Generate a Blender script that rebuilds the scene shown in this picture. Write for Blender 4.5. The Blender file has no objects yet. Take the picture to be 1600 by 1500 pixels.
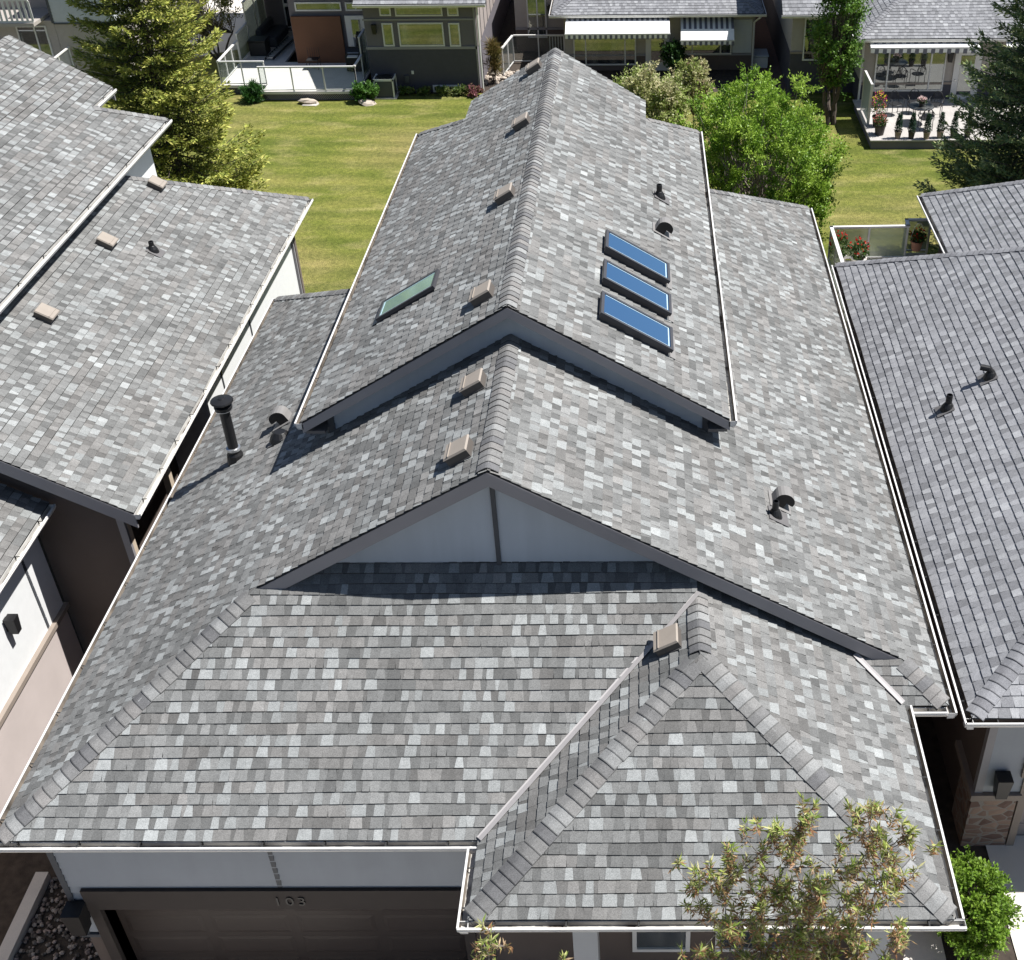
import bpy, math, random
import numpy as np
from mathutils import Vector, Matrix

# ------------------------------------------------------------------ camera, sky, sun, exposure
sc = bpy.context.scene
COL = sc.collection
cd = bpy.data.cameras.new("camera")
cam = bpy.data.objects.new("camera", cd); COL.objects.link(cam); sc.camera = cam
cd.sensor_width = 36.0; cd.lens = 42.231
cd.shift_x = -0.12077; cd.shift_y = 0.00932
cd.clip_start = 0.1; cd.clip_end = 600
_p, _w, _r = math.radians(36.372), math.radians(-0.395), math.radians(-0.484)
_f = Vector((math.sin(_w)*math.cos(_p), math.cos(_w)*math.cos(_p), -math.sin(_p)))
_ri = Vector((math.cos(_w), -math.sin(_w), 0)); _u = _ri.cross(_f)
_ri, _u = _ri*math.cos(_r)+_u*math.sin(_r), _u*math.cos(_r)-_ri*math.sin(_r)
cam.matrix_world = Matrix(((_ri.x, _u.x, -_f.x, 1.915), (_ri.y, _u.y, -_f.y, -12.04), (_ri.z, _u.z, -_f.z, 16.07), (0, 0, 0, 1)))

SUN = Vector((.581, .074, 1)).normalized()
EL = math.asin(SUN.z); AZ = math.atan2(SUN.x, SUN.y)
world = bpy.data.worlds.new("World"); sc.world = world; world.use_nodes = True
nt = world.node_tree
sky = nt.nodes.new("ShaderNodeTexSky"); sky.sky_type = 'NISHITA'; sky.sun_disc = False
sky.sun_elevation = EL; sky.sun_rotation = AZ; sky.air_density = 1.0; sky.dust_density = .6
bg = nt.nodes["Background"]; bg.inputs[1].default_value = .056
nt.links.new(sky.outputs[0], bg.inputs[0])
sl = bpy.data.lights.new("sun", 'SUN'); sl.energy = 5.0; sl.angle = math.radians(.5); sl.color = (1, .975, .94)
so = bpy.data.objects.new("sun", sl); COL.objects.link(so)
so.rotation_euler = SUN.to_track_quat('Z', 'Y').to_euler(); so.location = (20, 0, 40)
sc.view_settings.view_transform = 'Standard'; sc.view_settings.look = 'None'
sc.view_settings.exposure = .64; sc.view_settings.gamma = 1.0
sc.cycles.max_bounces = 6; sc.cycles.transparent_max_bounces = 12

# ------------------------------------------------------------------ materials
MATS = {}
def mat(name, col, rough=.8, var=0., scale=6., bump=0., bscale=60., metal=0., spec=.35, tint=False, grain=0., streak=None):
    m = bpy.data.materials.new(name); m.use_nodes = True; t = m.node_tree; b = t.nodes["Principled BSDF"]
    N, L = t.nodes.new, t.links.new
    b.inputs['Roughness'].default_value = rough; b.inputs['Metallic'].default_value = metal
    b.inputs['Specular IOR Level'].default_value = spec
    tc = N("ShaderNodeTexCoord")
    if tint:
        a = N("ShaderNodeAttribute"); a.attribute_name = "tint"; src = a.outputs['Color']
    else:
        r = N("ShaderNodeRGB"); r.outputs[0].default_value = (*col, 1); src = r.outputs[0]
    def modulate(src, sc_, amt, detail=4, stretch=None):
        n = N("ShaderNodeTexNoise"); n.inputs['Scale'].default_value = sc_; n.inputs['Detail'].default_value = detail
        if stretch:
            mp = N("ShaderNodeMapping"); mp.inputs['Scale'].default_value = stretch; L(tc.outputs['Object'], mp.inputs[0]); L(mp.outputs[0], n.inputs[0])
        else: L(tc.outputs['Object'], n.inputs[0])
        mr = N("ShaderNodeMapRange"); mr.inputs[1].default_value = .25; mr.inputs[2].default_value = .75
        mr.inputs[3].default_value = 1-amt; mr.inputs[4].default_value = 1+amt
        L(n.outputs[0], mr.inputs[0])
        mx = N("ShaderNodeMix"); mx.data_type = 'RGBA'; mx.blend_type = 'MULTIPLY'; mx.inputs[0].default_value = 1
        L(src, mx.inputs[6]); L(mr.outputs[0], mx.inputs[7]); return mx.outputs[2]
    if var: src = modulate(src, scale, var)
    if name == 'shingle': src = modulate(src, 16., .10, 3); src = modulate(src, 1.4, .07, 5, (1, 1, 1))
    if grain: src = modulate(src, 95., grain, 2)
    if streak: src = modulate(src, streak[0], streak[1], 4, streak[2])
    L(src, b.inputs['Base Color'])
    if bump:
        n = N("ShaderNodeTexNoise"); n.inputs['Scale'].default_value = bscale; n.inputs['Detail'].default_value = 4
        L(tc.outputs['Object'], n.inputs[0])
        bn = N("ShaderNodeBump"); bn.inputs['Strength'].default_value = bump; bn.inputs['Distance'].default_value = .02
        L(n.outputs[0], bn.inputs['Height']); L(bn.outputs[0], b.inputs['Normal'])
    MATS[name] = m; return m

M = MATS
mat('shingle', (1, 1, 1), .95, var=.10, scale=.45, tint=True, grain=.34, spec=.15)
mat('white_metal', (.66, .65, .63), .45, var=.05, scale=1.5, streak=(3, .06, (1, 1, .3)))
mat('gutter_dirt_shade', (.13, .11, .09), .95, var=.8, scale=3.5)
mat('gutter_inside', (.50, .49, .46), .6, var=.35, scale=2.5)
mat('black_strap', (.03, .03, .03), .6)
mat('fascia_gray', (.26, .252, .265), .55, var=.06, scale=2)
mat('siding_gray', (.31, .328, .355), .6, var=.04, scale=2, streak=(2, .05, (2, 2, .3)))
mat('siding_gable', (.44, .485, .54), .6, var=.05, scale=1.2, streak=(2, .07, (2, 2, .25)))  # same siding as siding_gray, gable light put into a paler colour
mat('siding_white', (.74, .75, .75), .6, var=.03)
mat('trim_dark', (.07, .075, .085), .6, var=.05)
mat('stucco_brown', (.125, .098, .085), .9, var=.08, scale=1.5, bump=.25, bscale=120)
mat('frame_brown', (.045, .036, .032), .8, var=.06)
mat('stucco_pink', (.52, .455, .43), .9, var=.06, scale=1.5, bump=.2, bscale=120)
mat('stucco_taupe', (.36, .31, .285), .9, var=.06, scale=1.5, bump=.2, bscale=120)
mat('door_brown', (.046, .034, .029), .5, var=.06, scale=2)
mat('trim_tan', (.27, .225, .19), .7, var=.05)
mat('vent_shade', (.10, .088, .078), .6)
mat('vent_tan', (.315, .275, .235), .55, var=.05, scale=6)
mat('vent_gray', (.22, .212, .205), .45, var=.05)
mat('black_metal', (.014, .014, .015), .4, var=.1, scale=8)
mat('seal_pale', (.42, .55, .62), .4)
mat('steel', (.55, .56, .57), .3, metal=.85)
mat('flash_metal', (.40, .38, .375), .5, var=.05, scale=3)
mat('flash_dark', (.13, .125, .125), .6, var=.08)
mat('skylight_frame', (.055, .055, .062), .4)
mat('concrete', (.56, .52, .47), .9, var=.10, scale=2, bump=.15, bscale=50, grain=.08)
mat('concrete_pale', (.66, .62, .56), .9, var=.08, scale=.8, grain=.08)
mat('asphalt', (.12, .105, .10), .95, var=.15, scale=1.2, grain=.25)
mat('soil', (.055, .043, .034), 1., var=.4, scale=6, bump=.5, bscale=25)
mat('gravel', (.2, .175, .155), 1., tint=True, grain=.2)
mat('deck_pale', (.66, .63, .60), .8, var=.06, scale=2, streak=(4, .06, (.2, 6, 1)))
mat('patio_floor', (.42, .395, .37), .8, var=.08, scale=2, streak=(5, .1, (6, .3, 1)))
mat('deck_gray', (.33, .31, .31), .8, var=.06, scale=2)
mat('wall_dark_gray', (.15, .138, .152), .8, var=.05, scale=1.2)
mat('wall_navy', (.07, .068, .082), .8, var=.06)
mat('wall_taupe', (.38, .345, .315), .85, var=.05)
mat('wall_gray', (.54, .56, .575), .8, var=.04)
mat('panel_brown', (.15, .07, .038), .75, var=.14, scale=.7)
mat('fabric_white', (.83, .82, .80), .9, var=.03)
mat('fabric_stripe', (.9, .82, .80), .9, tint=True)
mat('furniture_black', (.02, .02, .022), .5)
mat('pot_dark', (.055, .045, .042), .5, var=.1)
mat('pot_tan', (.30, .23, .19), .7, var=.1)
mat('pot_white', (.75, .72, .68), .6)
mat('terracotta', (.48, .24, .16), .8, var=.08)
mat('rock', (.42, .36, .30), .9, var=.25, scale=5, bump=.5, bscale=12)
mat('bark', (.10, .08, .065), .95, var=.3, scale=12, bump=.5, bscale=40)
mat('bark_pale', (.30, .26, .22), .9, var=.3, scale=15, bump=.3, bscale=40)
mat('wood_post', (.52, .43, .33), .8, var=.12, scale=4)
mat('ac_white', (.66, .66, .64), .5)
mat('plain', (1, 1, 1), .8, tint=True)

def glassy(name, dark, gl, fac, rough=.03):
    m = bpy.data.materials.new(name); m.use_nodes = True; t = m.node_tree; t.nodes.clear(); N, L = t.nodes.new, t.links.new
    o = N("ShaderNodeOutputMaterial"); d = N("ShaderNodeBsdfDiffuse"); d.inputs[0].default_value = (*dark, 1)
    g = N("ShaderNodeBsdfGlossy"); g.inputs[0].default_value = (*gl, 1); g.inputs['Roughness'].default_value = rough
    mx = N("ShaderNodeMixShader"); mx.inputs[0].default_value = fac
    L(d.outputs[0], mx.inputs[1]); L(g.outputs[0], mx.inputs[2]); L(mx.outputs[0], o.inputs[0]); MATS[name] = m
glassy('window_glass', (.012, .015, .016), (.75, .80, .80), .30)
def curtain():
    t = MATS['window_glass'].node_tree; N, L = t.nodes.new, t.links.new; d = [n for n in t.nodes if n.type == 'BSDF_DIFFUSE'][0]
    tc = N("ShaderNodeTexCoord"); mp = N("ShaderNodeMapping"); mp.inputs['Scale'].default_value = (1.6, 1.6, .5); n = N("ShaderNodeTexNoise"); n.inputs['Scale'].default_value = 1.2; n.inputs['Detail'].default_value = 5
    L(tc.outputs['Object'], mp.inputs[0]); L(mp.outputs[0], n.inputs[0]); r = N("ShaderNodeValToRGB"); L(n.outputs[0], r.inputs[0]); e = r.color_ramp.elements; e[0].position = .45; e[0].color = (.012, .014, .016, 1); e[1].position = .68; e[1].color = (.16, .16, .15, 1); L(r.outputs[0], d.inputs[0])
curtain()
glassy('skylight_glass', (.015, .05, .11), (.50, .74, 1.0), .72)
glassy('skylight_pale', (.27, .40, .355), (.8, .98, .93), .5, .08)
def seethrough(name, col, dif, fac):
    m = bpy.data.materials.new(name); m.use_nodes = True; t = m.node_tree; t.nodes.clear(); N, L = t.nodes.new, t.links.new
    o = N("ShaderNodeOutputMaterial"); tr = N("ShaderNodeBsdfTransparent"); tr.inputs[0].default_value = (*col, 1)
    d = N("ShaderNodeBsdfPrincipled"); d.inputs['Base Color'].default_value = (*dif, 1); d.inputs['Roughness'].default_value = .12
    mx = N("ShaderNodeMixShader"); mx.inputs[0].default_value = fac
    L(tr.outputs[0], mx.inputs[1]); L(d.outputs[0], mx.inputs[2]); L(mx.outputs[0], o.inputs[0]); MATS[name] = m
seethrough('rail_glass', (.94, .96, .95), (.30, .33, .32), .09)
seethrough('frosted_glass', (.80, .84, .78), (.50, .54, .46), .45)
seethrough('frosted_dense', (.80, .84, .82), (.62, .68, .70), .8)

def leafmat(name, trans=.3, rough=.5):
    m = bpy.data.materials.new(name); m.use_nodes = True; t = m.node_tree; t.nodes.clear(); N, L = t.nodes.new, t.links.new
    o = N("ShaderNodeOutputMaterial"); a = N("ShaderNodeAttribute"); a.attribute_name = 'tint'
    p = N("ShaderNodeBsdfPrincipled"); p.inputs['Roughness'].default_value = rough; p.inputs['Specular IOR Level'].default_value = .3
    tr = N("ShaderNodeBsdfTranslucent"); mx = N("ShaderNodeMixShader"); mx.inputs[0].default_value = trans
    L(a.outputs['Color'], p.inputs['Base Color']); L(a.outputs['Color'], tr.inputs[0])
    L(p.outputs[0], mx.inputs[1]); L(tr.outputs[0], mx.inputs[2]); L(mx.outputs[0], o.inputs[0]); MATS[name] = m
leafmat('leaf', .32, .45); leafmat('needle', .2, .6); leafmat('petal', .3, .6)

def lawn_mat():
    m = bpy.data.materials.new('lawn'); m.use_nodes = True; t = m.node_tree; b = t.nodes["Principled BSDF"]; N, L = t.nodes.new, t.links.new
    b.inputs['Roughness'].default_value = .9; b.inputs['Specular IOR Level'].default_value = .1
    tc = N("ShaderNodeTexCoord")
    def noise(s, det=4, st=None):
        n = N("ShaderNodeTexNoise"); n.inputs['Scale'].default_value = s; n.inputs['Detail'].default_value = det
        mp = N("ShaderNodeMapping"); mp.inputs['Scale'].default_value = st or (1, 1, 1); L(tc.outputs['Object'], mp.inputs[0]); L(mp.outputs[0], n.inputs[0]); return n.outputs[0]
    def ramp(x, stops):
        r = N("ShaderNodeValToRGB"); L(x, r.inputs[0]); e = r.color_ramp.elements
        while len(e) < len(stops): e.new(.5)
        for q, (pp, c) in zip(e, stops): q.position = pp; q.color = (*c, 1)
        return r.outputs[0]
    def mix(f, a, c, mode='MIX'):
        x = N("ShaderNodeMix"); x.data_type = 'RGBA'; x.blend_type = mode
        if isinstance(f, float): x.inputs[0].default_value = f
        else: L(f, x.inputs[0])
        L(a, x.inputs[6]); L(c, x.inputs[7]); return x.outputs[2]
    base = ramp(noise(.45, 8, (.8, 1.3, 1)), [(.3, (.09, .115, .022)), (.5, (.138, .155, .034)), (.7, (.195, .19, .055))])
    dry = ramp(noise(.9, 9, (.7, 1.5, 1)), [(.5, (0, 0, 0)), (.78, (.8, .8, .8))])
    dc = N("ShaderNodeRGB"); dc.outputs[0].default_value = (.29, .255, .11, 1)
    c = mix(dry, base, dc.outputs[0])
    big = ramp(noise(.16, 7, (1, 1, 1)), [(.48, (0, 0, 0)), (.66, (.75, .75, .75))])
    dc2 = N("ShaderNodeRGB"); dc2.outputs[0].default_value = (.24, .20, .085, 1)
    c = mix(big, c, dc2.outputs[0])
    wv = N("ShaderNodeTexWave"); wv.wave_type = 'BANDS'; wv.bands_direction = 'Y'; wv.inputs['Scale'].default_value = .28; wv.inputs['Distortion'].default_value = 2.2; wv.inputs['Detail'].default_value = 3; wv.inputs['Detail Scale'].default_value = .35
    mpw = N("ShaderNodeMapping"); mpw.inputs['Rotation'].default_value = (0, 0, .06); L(tc.outputs['Object'], mpw.inputs[0]); L(mpw.outputs[0], wv.inputs[0])
    c = mix(1.0, c, ramp(wv.outputs[0], [(.2, (.86, .89, .86)), (.8, (1.08, 1.07, 1.06))]), 'MULTIPLY')
    mid = ramp(noise(7, 6, (1, .7, 1)), [(.3, (.72, .74, .72)), (.7, (1.24, 1.22, 1.2))])
    c = mix(1.0, c, mid, 'MULTIPLY')
    fine = ramp(noise(30, 4, (1, .5, 1)), [(.3, (.55, .56, .54)), (.7, (1.42, 1.42, 1.36))])
    c = mix(1.0, c, fine, 'MULTIPLY')
    L(c, b.inputs['Base Color'])
    bn = N("ShaderNodeBump"); bn.inputs['Strength'].default_value = .6; bn.inputs['Distance'].default_value = .04
    L(noise(40, 3), bn.inputs['Height']); L(bn.outputs[0], b.inputs['Normal']); MATS['lawn'] = m
lawn_mat()

def stone_mat():
    m = bpy.data.materials.new('stone_veneer'); m.use_nodes = True; t = m.node_tree; b = t.nodes["Principled BSDF"]; N, L = t.nodes.new, t.links.new
    b.inputs['Roughness'].default_value = .9
    tc = N("ShaderNodeTexCoord"); mp = N("ShaderNodeMapping"); mp.inputs['Scale'].default_value = (4.4, 4.4, 8); L(tc.outputs['Object'], mp.inputs[0])
    v = N("ShaderNodeTexVoronoi"); v.feature = 'DISTANCE_TO_EDGE'; v.inputs['Scale'].default_value = 1; L(mp.outputs[0], v.inputs['Vector'])
    v2 = N("ShaderNodeTexVoronoi"); v2.inputs['Scale'].default_value = 1; L(mp.outputs[0], v2.inputs['Vector'])
    r = N("ShaderNodeValToRGB"); L(v2.outputs['Color'], r.inputs[0]); e = r.color_ramp.elements
    e[0].position = .2; e[0].color = (.16, .10, .08, 1); e[1].position = .8; e[1].color = (.30, .21, .16, 1)
    g = N("ShaderNodeMath"); g.operation = 'LESS_THAN'; g.inputs[1].default_value = .06; L(v.outputs['Distance'], g.inputs[0])
    mx = N("ShaderNodeMix"); mx.data_type = 'RGBA'; L(g.outputs[0], mx.inputs[0]); L(r.outputs[0], mx.inputs[6]); mx.inputs[7].default_value = (.27, .24, .21, 1)
    L(mx.outputs[2], b.inputs['Base Color'])
    bn = N("ShaderNodeBump"); bn.inputs['Distance'].default_value = .04; L(v.outputs['Distance'], bn.inputs['Height']); L(bn.outputs[0], b.inputs['Normal']); MATS['stone_veneer'] = m
stone_mat()

def brick_mat():
    m = bpy.data.materials.new('brick_paving'); m.use_nodes = True; t = m.node_tree; b = t.nodes["Principled BSDF"]; N, L = t.nodes.new, t.links.new
    tc = N("ShaderNodeTexCoord"); br = N("ShaderNodeTexBrick"); br.inputs['Scale'].default_value = 4; L(tc.outputs['Object'], br.inputs[0])
    br.inputs['Color1'].default_value = (.16, .085, .06, 1); br.inputs['Color2'].default_value = (.12, .07, .055, 1); br.inputs['Mortar'].default_value = (.08, .065, .055, 1)
    L(br.outputs[0], b.inputs['Base Color']); b.inputs['Roughness'].default_value = .95; MATS['brick_paving'] = m
brick_mat()

def floor_mat():
    m = bpy.data.materials.new('gutter_floor'); m.use_nodes = True; t = m.node_tree; b = t.nodes["Principled BSDF"]; N, L = t.nodes.new, t.links.new
    tc = N("ShaderNodeTexCoord"); n = N("ShaderNodeTexNoise"); n.inputs['Scale'].default_value = 2.6; n.inputs['Detail'].default_value = 7; L(tc.outputs['Object'], n.inputs[0])
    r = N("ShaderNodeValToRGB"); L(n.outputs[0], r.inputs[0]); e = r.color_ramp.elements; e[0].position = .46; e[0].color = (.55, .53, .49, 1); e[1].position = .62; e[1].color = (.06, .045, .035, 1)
    L(r.outputs[0], b.inputs['Base Color']); b.inputs['Roughness'].default_value = .9; MATS['gutter_floor'] = m
floor_mat()
# ------------------------------------------------------------------ scene graph helpers
def thing(name, label, cat, loc=(0, 0, 0), group=None):
    o = bpy.data.objects.new(name, None); COL.objects.link(o); o.location = loc
    o.empty_display_size = .3; o['label'] = label; o['category'] = cat
    if group: o['group'] = group
    return o
def tag(o, label, cat, group=None):
    o['label'] = label; o['category'] = cat
    if group: o['group'] = group
    return o
def worldloc(o):
    v = Vector((0, 0, 0))
    while o: v += o.location; o = o.parent
    return v
def copy_tree(o, parent=None):
    kids = list(o.children)
    c = o.copy(); COL.objects.link(c); c.parent = parent
    for k in kids: copy_tree(k, c)
    return c

class MB:
    def __init__(s): s.v = []; s.f = []; s.c = []; s.mi = []; s.m = 0; s.col = (1, 1, 1); s.smooth = False
    def face(s, pts, col=None):
        n = len(s.v); s.v.extend([tuple(p) for p in pts]); s.f.append(tuple(range(n, n+len(pts)))); s.c.append(col or s.col); s.mi.append(s.m)
    def mesh(s, V, F, col=None):
        n = len(s.v); s.v.extend([tuple(p) for p in V])
        for f in F: s.f.append(tuple(i+n for i in f)); s.c.append(col or s.col); s.mi.append(s.m)
    def hexa(s, b, t, col=None):
        s.mesh(list(b)+list(t), [(3, 2, 1, 0), (4, 5, 6, 7), (0, 1, 5, 4), (1, 2, 6, 5), (2, 3, 7, 6), (3, 0, 4, 7)], col)
    def box(s, a, b, col=None):
        x0, y0, z0 = [min(p, q) for p, q in zip(a, b)]; x1, y1, z1 = [max(p, q) for p, q in zip(a, b)]
        s.hexa([(x0, y0, z0), (x1, y0, z0), (x1, y1, z0), (x0, y1, z0)], [(x0, y0, z1), (x1, y0, z1), (x1, y1, z1), (x0, y1, z1)], col)
    def bevbox(s, a, b, r=.02, col=None):
        x0, y0, z0 = [min(p, q) for p, q in zip(a, b)]; x1, y1, z1 = [max(p, q) for p, q in zip(a, b)]
        def ring(i, z): return [(x0+i+0, y0+i, z), (x1-i, y0+i, z), (x1-i, y1-i, z), (x0+i, y1-i, z)]
        R = [ring(r, z0), ring(0, z0+r), ring(0, z1-r), ring(r, z1)]
        s.mesh(sum(R, []), [(3, 2, 1, 0), (12, 13, 14, 15)]+[(k*4+i, k*4+(i+1) % 4, k*4+4+(i+1) % 4, k*4+4+i) for k in range(3) for i in range(4)], col)
    def obox(s, o, ax, ay, az, col=None):
        o, ax, ay, az = Vector(o), Vector(ax), Vector(ay), Vector(az)
        b = [o, o+ax, o+ax+ay, o+ay]
        if ax.cross(ay).dot(az) < 0: b = b[::-1]
        s.hexa(b, [p+az for p in b], col)
    def slab(s, pts, d, col=None):
        d = Vector(d); T = [Vector(p) for p in pts]; Bm = [p+d for p in T]; n = len(T)
        nr = Vector((0, 0, 0))
        for i in range(n): nr += T[i].cross(T[(i+1) % n])
        if nr.dot(d) > 0: T.reverse(); Bm.reverse()
        s.mesh(T+Bm, [tuple(range(n)), tuple(range(2*n-1, n-1, -1))]+[(i, n+i, n+(i+1) % n, (i+1) % n) for i in range(n)], col)
    def lathe(s, prof, o=(0, 0, 0), axis=(0, 0, 1), seg=16, col=None, cap=True):
        o = Vector(o); a = Vector(axis).normalized(); x = a.orthogonal().normalized(); y = a.cross(x)
        V = [o+a*z+(x*math.cos(2*math.pi*k/seg)+y*math.sin(2*math.pi*k/seg))*r for r, z in prof for k in range(seg)]
        F = [(i*seg+k, i*seg+(k+1) % seg, (i+1)*seg+(k+1) % seg, (i+1)*seg+k) for i in range(len(prof)-1) for k in range(seg)]
        if cap: F += [tuple(range(seg-1, -1, -1)), tuple(range((len(prof)-1)*seg, len(prof)*seg))]
        s.mesh(V, F, col)
    def tube(s, pts, rads, seg=7, col=None):
        pts = [Vector(p) for p in pts]; V = []; F = []
        if not hasattr(rads, '__len__'): rads = [rads]*len(pts)
        x = None
        for i, p in enumerate(pts):
            d = (pts[min(i+1, len(pts)-1)]-pts[max(i-1, 0)])
            d = d.normalized() if d.length > 1e-6 else Vector((0, 0, 1))
            x = d.orthogonal().normalized() if x is None else (x-d*x.dot(d)).normalized()
            y = d.cross(x)
            V += [p+(x*math.cos(2*math.pi*k/seg)+y*math.sin(2*math.pi*k/seg))*rads[i] for k in range(seg)]
        for i in range(len(pts)-1): F += [(i*seg+k, i*seg+(k+1) % seg, (i+1)*seg+(k+1) % seg, (i+1)*seg+k) for k in range(seg)]
        F += [tuple(range(seg-1, -1, -1)), tuple(range((len(pts)-1)*seg, len(pts)*seg))]
        s.mesh(V, F, col)
    def build(s, name, mats, parent=None, smooth=False, label=None):
        me = bpy.data.meshes.new(name); off = worldloc(parent) if parent else Vector((0, 0, 0))
        me.from_pydata([(p[0]-off.x, p[1]-off.y, p[2]-off.z) for p in s.v], [], s.f)
        if not isinstance(mats, (list, tuple)): mats = [mats]
        for k in mats: me.materials.append(MATS[k] if isinstance(k, str) else k)
        if any(s.mi): me.polygons.foreach_set('material_index', s.mi)
        if any(c != (1, 1, 1) for c in s.c):
            at = me.color_attributes.new('tint', 'FLOAT_COLOR', 'CORNER')
            n = [len(f) for f in s.f]; arr = np.ones((sum(n), 4), np.float32); arr[:, :3] = np.repeat(np.array(s.c, np.float32), n, axis=0)
            at.data.foreach_set('color', arr.ravel())
        if smooth: me.polygons.foreach_set('use_smooth', [True]*len(s.f))
        o = bpy.data.objects.new(name, me); COL.objects.link(o)
        if parent: o.parent = parent
        if label: o['label'] = label
        return o

def quads(name, P, C, matname, parent):
    n = len(P); off = np.array(worldloc(parent) if parent else (0, 0, 0), np.float32)
    me = bpy.data.meshes.new(name); me.vertices.add(n*4); me.loops.add(n*4); me.polygons.add(n)
    me.vertices.foreach_set('co', (P.astype(np.float32)-off).ravel())
    me.loops.foreach_set('vertex_index', np.arange(n*4, dtype=np.int32))
    me.polygons.foreach_set('loop_start', np.arange(0, n*4, 4, dtype=np.int32)); me.polygons.foreach_set('loop_total', np.full(n, 4, np.int32))
    me.update(calc_edges=True); me.materials.append(MATS[matname])
    at = me.color_attributes.new('tint', 'FLOAT_COLOR', 'CORNER'); arr = np.ones((n*4, 4), np.float32); arr[:, :3] = np.repeat(C, 4, axis=0); at.data.foreach_set('color', arr.ravel())
    o = bpy.data.objects.new(name, me); COL.objects.link(o); o.parent = parent; return o
def nrm(a): return a/np.maximum(np.linalg.norm(a, axis=-1, keepdims=True), 1e-9)
def leafquads(c, d, L, W, rng, flat=None):
    d = nrm(d); r = rng.normal(size=d.shape)
    if flat is not None: r = r*.6+flat
    s = nrm(np.cross(d, r)); L = np.asarray(L)[:, None]; W = np.asarray(W)[:, None]
    return np.stack([c, c+d*L*.45+s*W*.5, c+d*L, c+d*L*.45-s*W*.5], axis=1)

# ------------------------------------------------------------------ roofs
def clip(poly, a, b, c):
    out = []; n = len(poly)
    for i in range(n):
        p, q = poly[i], poly[(i+1) % n]; dp, dq = a*p[0]+b*p[1]-c, a*q[0]+b*q[1]-c
        if dp <= 0: out.append(p)
        if (dp < 0 < dq) or (dq < 0 < dp):
            t = dp/(dp-dq); out.append((p[0]+(q[0]-p[0])*t, p[1]+(q[1]-p[1])*t))
    return out
def halfplanes(poly):
    A = sum(poly[i][0]*poly[(i+1) % len(poly)][1]-poly[(i+1) % len(poly)][0]*poly[i][1] for i in range(len(poly)))
    if A < 0: poly = poly[::-1]
    H = []
    for i in range(len(poly)):
        (x0, y0), (x1, y1) = poly[i], poly[(i+1) % len(poly)]
        a, b = (y1-y0), -(x1-x0); l = math.hypot(a, b)
        if l > 1e-6: H.append((a/l, b/l, (a*x0+b*y0)/l))
    return H
PALETTE = {
 'mixed': dict(mid=[(.235, .236, .236), (.215, .216, .218), (.258, .258, .257)], brown=[(.232, .226, .222), (.208, .202, .197)], light=[(.345, .357, .355), (.30, .308, .307), (.275, .28, .279), (.365, .38, .376)], dark=[(.155, .157, .162), (.172, .172, .175), (.19, .188, .189)], pl=.30, t=.012, tooth=.006),
 'slate': dict(mid=[(.26, .263, .276), (.235, .238, .25), (.285, .288, .30)], brown=[(.24, .24, .25), (.26, .26, .27)], light=[(.33, .335, .345), (.30, .305, .315)], dark=[(.19, .192, .202), (.21, .212, .222)], pl=.22, t=.014, tooth=.003),
}
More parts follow.
